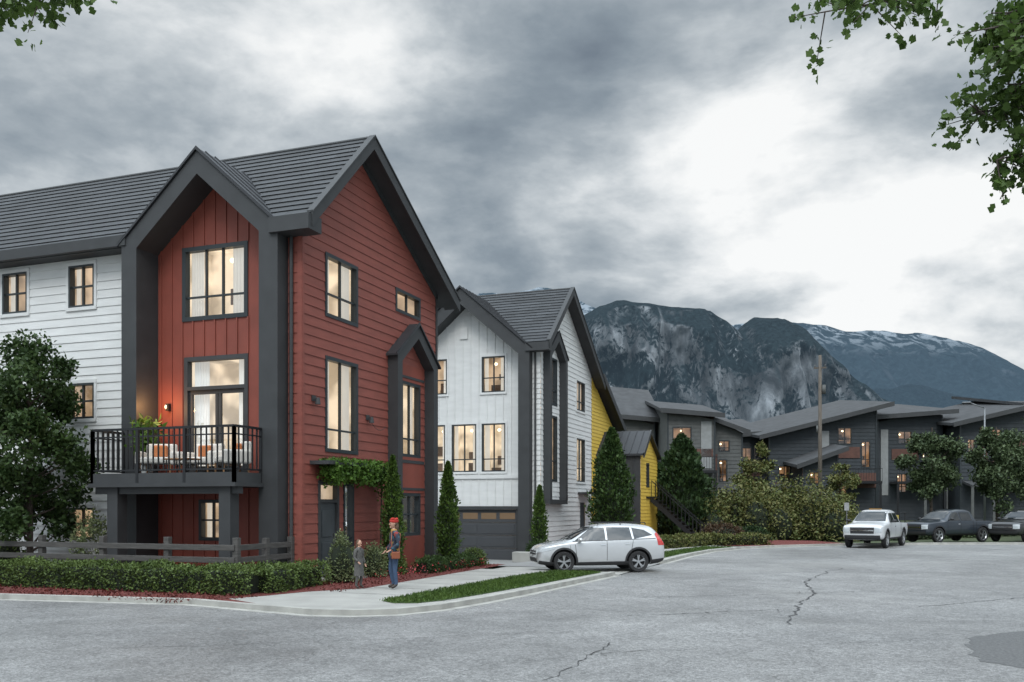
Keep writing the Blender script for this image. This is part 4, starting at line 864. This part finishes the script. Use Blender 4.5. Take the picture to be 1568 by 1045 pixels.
def trk_extra(paint,rack):
    def f(e):
        mirrors(e,PLAS,1.0,1.12,1.36,False)
        if rack:
            r=MB()
            for sy in (1,-1):
                for x in (-1.35,-2.6): r.beam((x,sy*.88,1.2),(x,sy*.88,1.75),.05,.05)
                r.beam((-1.3,sy*.88,1.75),(-2.65,sy*.88,1.75),.05,.05)
            for x in (-1.35,-2.6): r.beam((x,-.88,1.75),(x,.88,1.75),.05,.05)
            r.obj('ladder_rack',BLK,e)
            r=MB(); r.box(-2.4,-1.5,-.6,.6,1.25,1.62); r.obj('tool_box',M('safety_yellow',(.5,.38,.06),.5),e)
            r=MB(); r.box(.1,.22,-.3,.3,1.93,1.98); r.obj('beacon_bar',M('amber_beacon',(.3,.16,.04),.3),e)
    return f
pk=site(19.0,47.6); car('pickup_truck',trk,(1.86,-1.78),.43,WHP,**trkparts(),loc=(pk[0],pk[1],.0),yaw=TH+math.radians(-90-35),extra=trk_extra(WHP,True),scale=1.0)
pk=site(25.6,53.6); car('pickup_truck',trk,(1.86,-1.78),.43,DBL,**trkparts(),loc=(pk[0],pk[1],.0),yaw=TH+math.radians(180+25),extra=trk_extra(DBL,False))
pk=site(30.8,54.6); car('pickup_truck',trk,(1.86,-1.78),.43,DGY,**trkparts(),loc=(pk[0],pk[1],.0),yaw=TH+math.radians(180+35),extra=trk_extra(DGY,False))
pk=site(11.0,60.5); car('parked_car',suv,(1.36,-1.27),.345,WHP,**suvparts(),loc=(pk[0],pk[1],.0),yaw=TH+math.radians(190),extra=lambda e:mirrors(e,WHP))
# ------------------------------------------------------------------ people
SKIN=M('skin',(.42,.24,.17),.55,var=.05); HAIR=M('hair',(.10,.06,.035),.7,var=.2); JEAN=M('denim',(.04,.07,.13),.85,var=.15,scale=12)
BOOT=M('boot_leather',(.03,.02,.016),.5); COATG=M('grey_wool_coat',(.085,.082,.078),.9,var=.2,scale=20); REDW=M('red_wool',(.38,.025,.018),.9,var=.15,scale=30); EYE=M('eye',(.02,.02,.02),.2,var=0); LEATH=M('tan_leather_bag',(.22,.065,.03),.5,var=.1)
def jacket():
    m=M('patterned_jacket',(.04,.05,.07),.85,var=.1); N,L=nt(m); b=N['Principled BSDF']; tc=N.new('ShaderNodeTexCoord'); v=N.new('ShaderNodeTexVoronoi'); v.inputs['Scale'].default_value=14; L.new(tc.outputs['Object'],v.inputs['Vector'])
    cr=N.new('ShaderNodeValToRGB'); cr.color_ramp.interpolation='CONSTANT'; e=cr.color_ramp.elements; e[0].color=(.022,.03,.048,1); e[1].position=.66; e[1].color=(.22,.03,.025,1)
    for p,c in ((.74,(.03,.08,.11)),(.86,(.36,.23,.04)),(.91,(.03,.04,.06))): q=e.new(p); q.color=(*c,1)
    sp=N.new('ShaderNodeSeparateColor'); L.new(v.outputs['Color'],sp.inputs[0]); L.new(sp.outputs[0],cr.inputs[0]); L.new(cr.outputs[0],b.inputs['Base Color']); return m
JACK=jacket()
def skinmesh(v,ed,rad,root=0,sub=2):
    me=bpy.data.meshes.new('sk'); me.from_pydata(v,ed,[]); ob=bpy.data.objects.new('sk',me); COL.objects.link(ob)
    ob.modifiers.new('k','SKIN')
    if not me.skin_vertices:
        bpy.context.view_layer.objects.active=ob; ob.select_set(True); bpy.ops.mesh.customdata_skin_add()
    for i,r in enumerate(rad):
        s=me.skin_vertices[0].data[i]; s.radius=r if isinstance(r,tuple) else (r,r); s.use_root=(i==root)
    ss=ob.modifiers.new('s','SUBSURF'); ss.levels=sub; ss.render_levels=sub
    dg=bpy.context.evaluated_depsgraph_get(); dg.update(); m2=bpy.data.meshes.new_from_object(ob.evaluated_get(dg)); bpy.data.objects.remove(ob)
    for p in m2.polygons: p.use_smooth=True
    return m2
def person(name,loc,rz,k,top,bot,armL,armR,hat,coat=False):
    e=empty(name,loc,rz); e.scale=(k,k,k)
    v=[(0,0,.93),(0,0,1.10),(0,-.01,1.30),(0,0,1.43),(0,-.01,1.50),(0,-.015,1.58),
       (.10,0,.88),(.105,-.02,.50),(.11,.02,.11),(.12,-.13,.045),(-.10,0,.88),(-.12,-.05,.50),(-.12,.03,.11),(-.13,-.11,.045),
       (.17,0,1.41),armL[0],armL[1],(-.17,0,1.41),armR[0],armR[1]]
    ed=[(0,1),(1,2),(2,3),(3,4),(4,5),(0,6),(6,7),(7,8),(8,9),(0,10),(10,11),(11,12),(12,13),(3,14),(14,15),(15,16),(3,17),(17,18),(18,19)]
    rad=[(.15,.11),(.14,.105),(.165,.115),(.11,.08),.055,.05,.095,.062,.048,.04,.095,.062,.048,.04,.075,.052,.036,.075,.052,.036]
    m=skinmesh(v,ed,rad); m.materials.clear()
    for q in (bot,top,BOOT,SKIN): m.materials.append(q)
    for p in m.polygons:
        z=p.center.z; x=abs(p.center.x); p.material_index=2 if z<.13 else (3 if (z>1.49 and x<.09) else (1 if (z>.86 or x>.24) else 0))
    o=bpy.data.objects.new('body',m); COL.objects.link(o); o.parent=e
    h=MB(); c=(0,-.02,1.66); h.ell(c,(.078,.095,.115),20,14); h.ell((0,-.118,1.645),(.014,.022,.02),8,6); h.ell((.08,-.015,1.655),(.012,.02,.03),8,6); h.ell((-.08,-.015,1.655),(.012,.02,.03),8,6); h.ell((0,-.09,1.57),(.035,.03,.025),8,6)
    h.obj('head',SKIN,e,True)
    g=MB(); g.ell((.03,-.108,1.668),(.012,.008,.008),8,6); g.ell((-.03,-.108,1.668),(.012,.008,.008),8,6); g.obj('eyes',EYE,e,True)
    g=MB(); g.ell((0,-.112,1.608),(.024,.006,.006),8,4); g.obj('mouth',REDW,e,True)
    g=MB(); g.ell((0,.015,1.68),(.09,.095,.12),16,10); g.ell((0,.06,1.58),(.085,.06,.14),12,8); g.obj('hair',HAIR,e,True)
    if hat:
        g=MB(); g.ell((0,.0,1.725),(.105,.12,.075),16,8)
        for i in range(9): t=i*.7; g.ell((.065*math.cos(t),.065*math.sin(t),1.765+.01*(i%3)),(.045,.045,.03),8,6)
        g.obj('red_hat',hat,e,True)
    g=MB(); g.cyl((0,0,1.44),(0,0,1.52),.095,.08,14); g.obj('scarf',M(name+'_scarf',(.35,.21,.05) if not coat else (.1,.1,.1),.9),e,True)
    g=MB(); 
    prof=[(1.12,.158,.125),(.95,.175,.14),(.80,.185,.15)]+([(.6,.20,.165),(.47,.21,.175)] if coat else [])
    for (z0,a0,b0),(z1,a1,b1) in zip(prof,prof[1:]):
        for i in range(20):
            t0,t1=2*math.pi*i/20,2*math.pi*(i+1)/20; w0=1+.03*math.sin(5*t0); w1=1+.03*math.sin(5*t1)
            g.face([(a0*w0*math.cos(t0),b0*w0*math.sin(t0),z0),(a0*w1*math.cos(t1),b0*w1*math.sin(t1),z0),(a1*w1*math.cos(t1),b1*w1*math.sin(t1),z1),(a1*w0*math.cos(t0),b1*w0*math.sin(t0),z1)])
    g.obj('coat_skirt',top,e,True)
    for arm in (armL,armR):
        a=Vector(arm[0]); w=Vector(arm[1]); d=(w-a).normalized(); sd=d.cross(Vector((0,1,0))).normalized(); nn=d.cross(sd)
        V=[tuple(w),tuple(w+d*.08)]; E=[(0,1)]; Rr=[(.026,.018),(.032,.016)]
        for i,ln in enumerate((.06,.075,.08,.07)):
            b=w+d*.085+sd*(-.028+.019*i); V+= [tuple(b),tuple(b+d*ln*.5+nn*.005),tuple(b+d*ln*.85+nn*.022)]; q=len(V); E+=[(1,q-3),(q-3,q-2),(q-2,q-1)]; Rr+=[.009,.0085,.007]
        b=w+d*.03+sd*.035; V+=[tuple(b),tuple(b+d*.035+sd*.02+nn*.01)]; q=len(V); E+=[(0,q-2),(q-2,q-1)]; Rr+=[.011,.009]
        hm=skinmesh(V,E,Rr,0,1); hm.materials.clear(); hm.materials.append(SKIN); o=bpy.data.objects.new('hand',hm); COL.objects.link(o); o.parent=e
    return e
ad=person('adult_pedestrian',(-10.3,19.65,.10),TH+math.radians(-62),.95,JACK,JEAN,((.25,.03,1.16),(.23,-.17,1.02)),((-.25,.02,1.14),(-.22,-.14,.98)),REDW)
b=MB(); b.box(.20,.28,-.16,.06,.78,.96); b.obj('shoulder_bag',LEATH,ad,False,.02)
b=MB(); pts=[(.24,-.14,.95),(.2,-.15,1.25),(.1,-.1,1.46),(-.02,.03,1.5),(.1,.13,1.4),(.24,.04,.95)]
for p,q in zip(pts,pts[1:]): b.cyl(p,q,.012,.012,6)
b.obj('bag_strap',LEATH,ad)
person('child_pedestrian',(-11.15,19.45,.10),TH+math.radians(55),.665,COATG,COATG,((.23,.03,1.16),(.22,-.08,.92)),((-.24,0,1.14),(-.21,-.15,1.0)),None,True)
# ------------------------------------------------------------------ near street trees reaching over the view
L_MAP=leafmat('maple_leaf',[(.028,.055,.012),(.065,.115,.024),(.12,.185,.05)],trans=.35)
def limb_tree(name,base,limbs,seed,mat=L_MAP,lsz=.075):
    global RNG; RNG=np.random.default_rng(seed); rr=random.Random(seed); e=empty(name); t=MB(); b=Vector(base); P=[];Dd=[]
    t.cyl(b,b+Vector((0,0,3.6)),.2,.15,12,False); t.cyl(b+Vector((0,0,3.6)),b+Vector((.1,.1,9)),.15,.07,10,False)
    for start,tip,n,k0 in limbs:
        s=b+Vector((0,0,start)); tip=Vector(tip); pts=[s]
        for i in range(1,7): 
            q=s.lerp(tip,i/6)+Vector((0,0,.5*math.sin(math.pi*i/6)))+Vector((rr.uniform(-.1,.1),rr.uniform(-.1,.1),rr.uniform(-.08,.08))); pts.append(q)
        for i in range(6): t.cyl(pts[i],pts[i+1],.045*(1-i/7),.045*(1-(i+1)/7),7,False)
        for j in range(n):
            k=rr.uniform(k0,6); i=min(5,int(k)); q=pts[i].lerp(pts[i+1],k-i); d=Vector((rr.gauss(0,1),rr.gauss(0,1),rr.gauss(-.1,.6))).normalized()*rr.uniform(.2,.5)
            t.cyl(q,q+d,.008,.003,4,False)
            for _ in range(18):
                u=rr.uniform(.3,1.1); P.append(tuple(q+d*u+Vector((rr.gauss(0,.05),rr.gauss(0,.05),rr.gauss(0,.05))))); Dd.append(tuple(d.normalized()*.5+Vector((0,0,-.3))))
    for _ in range(5000):
        d=rand_dir(1)[0]*rr.uniform(.5,1); P.append((b.x+d[0]*2.2,b.y+d[1]*2.2,9.8+d[2]*1.7)); Dd.append((0,0,-.3))
    t.obj('trunk_and_limbs',BARK,e,True); leaves('foliage',P,lsz,mat,e,dirs=np.array(Dd),shape=8,asp=.9)
    return e
limb_tree('street_maple_tree',site(9.6,9.0,.1),[(4.9,site(4.85,9.2,5.6),42,4.5),(5.0,site(4.75,9.4,6.05),52,4.3),(5.2,site(4.65,9.0,6.6),52,4.0),(5.8,site(4.75,9.0,6.9),56,3.6),(4.8,site(5.0,9.2,6.3),50,4.0),(6.1,site(4.9,9.2,7.05),50,3.8),(6.4,site(3.25,9.2,7.15),24,5.0)],5)
limb_tree('street_maple_tree',site(-10.5,8.0,.1),[(5.6,site(-4.0,8.6,6.88),55,3.6),(5.9,site(-4.5,8.6,7.0),40,4.0)],6)
# ------------------------------------------------------------------ mountains
def mmat(name,rock,forest,haze,hf,rockamt,sx=.02,snow=None,steep=(.80,.55)):
    m=bpy.data.materials.new(name); m.use_nodes=True; nosample(m); N,L=nt(m); b=N['Principled BSDF']; b.inputs['Roughness'].default_value=.95; b.inputs['Specular IOR Level'].default_value=.05
    tc=N.new('ShaderNodeTexCoord'); rot=N.new('ShaderNodeVectorRotate'); rot.rotation_type='Z_AXIS'; rot.inputs['Angle'].default_value=-TH; L.new(tc.outputs['Object'],rot.inputs['Vector'])
    def nz(sc,vec,d=8,dist=.6,rg=.65):
        mp=N.new('ShaderNodeMapping'); mp.inputs['Scale'].default_value=vec; L.new(rot.outputs[0],mp.inputs[0])
        n=N.new('ShaderNodeTexNoise'); n.inputs['Scale'].default_value=sc; n.inputs['Detail'].default_value=d; n.inputs['Roughness'].default_value=rg; n.inputs['Distortion'].default_value=dist; L.new(mp.outputs[0],n.inputs['Vector']); return n.outputs[0]
    st1=nz(sx*1.8,(1,.3,.20),8,.8); big=nz(sx*.45,(1,.5,1)); fine=nz(sx*9,(1,1,.6),4)
    cr=N.new('ShaderNodeValToRGB'); e=cr.color_ramp.elements; e[0].position=.38; e[0].color=(*[c*.14 for c in rock],1); e[1].position=.68; e[1].color=(*[c*1.15 for c in rock],1); q=e.new(.52); q.color=(*[c*.42 for c in rock],1); L.new(st1,cr.inputs[0])
    fo=N.new('ShaderNodeValToRGB'); fo.color_ramp.elements[0].position=.3; fo.color_ramp.elements[1].position=.7; fo.color_ramp.elements[0].color=(*[c*.35 for c in forest],1); fo.color_ramp.elements[1].color=(*[c*1.9 for c in forest],1); L.new(fine,fo.inputs[0])
    ad=N.new('ShaderNodeMath'); ad.operation='MULTIPLY_ADD'; ad.inputs[1].default_value=.5; L.new(fine,ad.inputs[0]); L.new(big,ad.inputs[2])
    ms=N.new('ShaderNodeMapRange'); ms.inputs[1].default_value=rockamt; ms.inputs[2].default_value=rockamt+.07; L.new(ad.outputs[0],ms.inputs[0])
    g=N.new('ShaderNodeNewGeometry'); sp=N.new('ShaderNodeSeparateXYZ'); L.new(g.outputs['Normal'],sp.inputs[0]); stp=N.new('ShaderNodeMapRange'); stp.inputs[1].default_value=steep[0]; stp.inputs[2].default_value=steep[1]; L.new(sp.outputs[2],stp.inputs[0])
    mu=N.new('ShaderNodeMath'); mu.operation='MULTIPLY'; L.new(ms.outputs[0],mu.inputs[0]); L.new(stp.outputs[0],mu.inputs[1])
    mx=N.new('ShaderNodeMixRGB'); L.new(mu.outputs[0],mx.inputs[0]); L.new(fo.outputs[0],mx.inputs[1]); L.new(cr.outputs[0],mx.inputs[2]); out=mx.outputs[0]
    if snow:
        p2=N.new('ShaderNodeSeparateXYZ'); L.new(tc.outputs['Object'],p2.inputs[0]); zz=N.new('ShaderNodeMapRange'); zz.inputs[1].default_value=snow-60; zz.inputs[2].default_value=snow+40; L.new(p2.outputs[2],zz.inputs[0])
        sn=N.new('ShaderNodeMapRange'); sn.inputs[1].default_value=.48; sn.inputs[2].default_value=.56; L.new(nz(.02,(1,1,1)),sn.inputs[0]); m2=N.new('ShaderNodeMath'); m2.operation='MULTIPLY'; L.new(zz.outputs[0],m2.inputs[0]); L.new(sn.outputs[0],m2.inputs[1])
        mx2=N.new('ShaderNodeMixRGB'); mx2.inputs[2].default_value=(.42,.46,.5,1); L.new(m2.outputs[0],mx2.inputs[0]); L.new(out,mx2.inputs[1]); out=mx2.outputs[0]
    L.new(out,b.inputs['Base Color'])
    bp=N.new('ShaderNodeBump'); bp.inputs['Strength'].default_value=.9; bp.inputs['Distance'].default_value=8; L.new(st1,bp.inputs['Height']); L.new(bp.outputs[0],b.inputs['Normal'])
    em=N.new('ShaderNodeEmission'); em.inputs[0].default_value=(*haze,1); ms2=N.new('ShaderNodeMixShader'); ms2.inputs[0].default_value=hf  # aerial haze painted on: flat glow mixed into the slope material
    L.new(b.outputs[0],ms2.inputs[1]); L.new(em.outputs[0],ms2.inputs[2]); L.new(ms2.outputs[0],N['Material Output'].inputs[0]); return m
def mountain(name,prof,D,w,mat,prf,rough=12,groove=14,gs=.03,nx=420,ny=80,seed=0):
    R=[p[0] for p in prof]; Z=[p[1] for p in prof]; v=[];f=[]; rs=np.linspace(R[0],R[-1],nx)
    for jn in range(ny):
        t=jn/(ny-1)
        for r in rs:
            H_=np.interp(r,R,Z)
            if t<=.8: u=t/.8; fz=np.interp(u,[p[0] for p in prf],[p[1] for p in prf]); d=D-w*(1-u)
            else: u=(t-.8)/.2; fz=1-.5*u; d=D+w*u
            g=mnoise.fractal(Vector((r*gs,seed+u*.8,H_*fz*gs*.3)),1,2,6); g2=mnoise.fractal(Vector((r*gs*.35,seed+5,d*gs*.4)),1,2,5)
            k=min(1,fz*2.5)*(1-.7*max(0,fz-.8)/.2) if t<=.8 else .3
            z=H_*fz+g2*rough*2*k+g*rough*.45*(1 if fz>.05 else 0); d+=g*groove*k*2+g2*groove*2*k
            v.append(site(r,d,z-3*(t==0)))
    for jn in range(ny-1):
        for i in range(nx-1): a=jn*nx+i; f.append((a,a+1,a+nx+1,a+nx))
    me=bpy.data.meshes.new(name); me.from_pydata(v,[],f); me.materials.append(mat)
    for p in me.polygons: p.use_smooth=True
    o=bpy.data.objects.new(name,me); COL.objects.link(o); return o
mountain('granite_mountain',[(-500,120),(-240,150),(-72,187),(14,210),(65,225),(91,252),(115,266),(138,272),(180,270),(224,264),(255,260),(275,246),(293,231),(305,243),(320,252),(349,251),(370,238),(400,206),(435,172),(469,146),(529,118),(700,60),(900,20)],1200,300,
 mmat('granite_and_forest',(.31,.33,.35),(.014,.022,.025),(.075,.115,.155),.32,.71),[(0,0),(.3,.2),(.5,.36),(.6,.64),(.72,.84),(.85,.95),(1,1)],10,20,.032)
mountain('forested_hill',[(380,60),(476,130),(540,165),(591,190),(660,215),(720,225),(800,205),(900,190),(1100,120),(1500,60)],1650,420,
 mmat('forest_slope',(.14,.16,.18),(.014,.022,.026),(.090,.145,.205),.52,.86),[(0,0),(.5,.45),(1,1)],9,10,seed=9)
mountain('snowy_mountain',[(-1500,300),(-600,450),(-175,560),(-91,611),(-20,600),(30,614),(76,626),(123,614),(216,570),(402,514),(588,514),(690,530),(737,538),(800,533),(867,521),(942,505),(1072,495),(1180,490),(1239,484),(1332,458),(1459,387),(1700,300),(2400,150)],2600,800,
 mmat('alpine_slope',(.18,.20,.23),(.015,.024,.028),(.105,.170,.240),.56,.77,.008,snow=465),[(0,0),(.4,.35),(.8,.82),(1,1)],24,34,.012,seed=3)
# ------------------------------------------------------------------ world: overcast sky
w=bpy.data.worlds.new('World'); S.world=w; w.use_nodes=True; N=w.node_tree.nodes; L=w.node_tree.links; bg=N['Background']; bg.inputs[1].default_value=.1
sky=N.new('ShaderNodeTexSky'); sky.sky_type='NISHITA'; sky.sun_disc=False; sky.sun_elevation=math.radians(42); sky.sun_rotation=math.radians(160)
tc=N.new('ShaderNodeTexCoord'); nrm=N.new('ShaderNodeVectorMath'); nrm.operation='NORMALIZE'; L.new(tc.outputs['Generated'],nrm.inputs[0]); DIR=nrm.outputs[0]
sp=N.new('ShaderNodeSeparateXYZ'); L.new(DIR,sp.inputs[0])
def m_(op,a,b=None,c=None,cl=False):
    n=N.new('ShaderNodeMath'); n.operation=op; n.use_clamp=cl
    for i,x in enumerate((a,b,c)):
        if x is None: continue
        if isinstance(x,(int,float)): n.inputs[i].default_value=x
        else: L.new(x,n.inputs[i])
    return n.outputs[0]
def mr_(x,a,b,c,d,sm=True):
    n=N.new('ShaderNodeMapRange'); n.interpolation_type='SMOOTHSTEP' if sm else 'LINEAR'
    L.new(x,n.inputs[0]); [setattr(n.inputs[i+1],'default_value',q) for i,q in enumerate((a,b,c,d))]; return n.outputs[0]
zc=m_('ADD',m_('MAXIMUM',sp.outputs[2],0.0),.50)
cb=N.new('ShaderNodeCombineXYZ'); L.new(m_('DIVIDE',sp.outputs[0],zc),cb.inputs[0]); L.new(m_('DIVIDE',sp.outputs[1],zc),cb.inputs[1]); L.new(m_('MULTIPLY',sp.outputs[2],1.6),cb.inputs[2])
def nz_(scale,detail,rough,dist,off):
    mp=N.new('ShaderNodeMapping'); mp.inputs['Location'].default_value=off; L.new(cb.outputs[0],mp.inputs[0]); n=N.new('ShaderNodeTexNoise'); n.inputs['Scale'].default_value=scale; n.inputs['Detail'].default_value=detail
    n.inputs['Roughness'].default_value=rough; n.inputs['Distortion'].default_value=dist; L.new(mp.outputs[0],n.inputs['Vector']); return n.outputs[0]
n1=nz_(3.4,7,.56,.15,(4.3,2.9,0)); n2=nz_(1.3,2,.5,.1,(7.3,2.2,1)); n3=nz_(8.5,5,.55,.1,(1.0,9.0,4))
def glow(d,wd):
    v=Vector(d).normalized(); n=N.new('ShaderNodeVectorMath'); n.operation='DOT_PRODUCT'; L.new(DIR,n.inputs[0]); n.inputs[1].default_value=v
    return mr_(n.outputs['Value'],math.cos(math.radians(wd)),1,0,1)
ga=glow((-.02,1.06,.33),16); gb=glow((-.60,.85,.52),15); gd=glow((-.34,.95,.46),11); gd2=glow((-.88,.79,.38),12); gd3=glow((.12,1.03,.53),9); ge=glow((.10,1.05,.22),10)
def c_(x,k): return m_('MULTIPLY',m_('SUBTRACT',x,.5),k)
t=m_('ADD',c_(n1,1.20),c_(n3,.42)); t=m_('ADD',t,c_(n2,.45)); t=m_('ADD',t,.515)
for g_,k in ((ga,.30),(gb,.20),(ge,.12),(gd,-.08),(gd2,-.08),(gd3,-.14)): t=m_('ADD',t,m_('MULTIPLY',g_,k))
cr=N.new('ShaderNodeValToRGB'); e=cr.color_ramp.elements; e[0].position=.24; e[0].color=(.18,.22,.265,1); e[1].position=.88; e[1].color=(.97,.98,.975,1)
for p,c in ((.40,(.26,.31,.355)),(.53,(.38,.43,.47)),(.65,(.56,.605,.635)),(.76,(.78,.81,.825))): q=e.new(p); q.color=(*c,1)
L.new(t,cr.inputs[0])
lift=mr_(sp.outputs[2],.50,.85,1.0,4.3); back=mr_(sp.outputs[1],.35,-.5,1.0,2.1); lf=m_('MULTIPLY',m_('MULTIPLY',lift,back),10.0)
vs=N.new('ShaderNodeVectorMath'); vs.operation='SCALE'; L.new(cr.outputs[0],vs.inputs[0]); L.new(lf,vs.inputs['Scale'])
mx=N.new('ShaderNodeMixRGB'); mx.inputs[0].default_value=.96; L.new(sky.outputs[0],mx.inputs[1]); L.new(vs.outputs[0],mx.inputs[2]); L.new(mx.outputs[0],bg.inputs[0])
sl=bpy.data.lights.new('sun','SUN'); sl.energy=1.0; sl.angle=math.radians(20); sl.color=(1,.96,.91); so=bpy.data.objects.new('sun',sl); COL.objects.link(so)
so.rotation_euler=Vector((-.35,1.0,-1.05)).to_track_quat('-Z','Y').to_euler()
# ------------------------------------------------------------------ camera
c=bpy.data.cameras.new('camera'); c.sensor_width=36; c.lens=32.07; c.shift_y=.1613; c.clip_end=20000; c.clip_start=.1
co=bpy.data.objects.new('camera',c); COL.objects.link(co); co.location=(0,0,2.1); co.rotation_euler=(math.radians(90),0,TH); S.camera=co
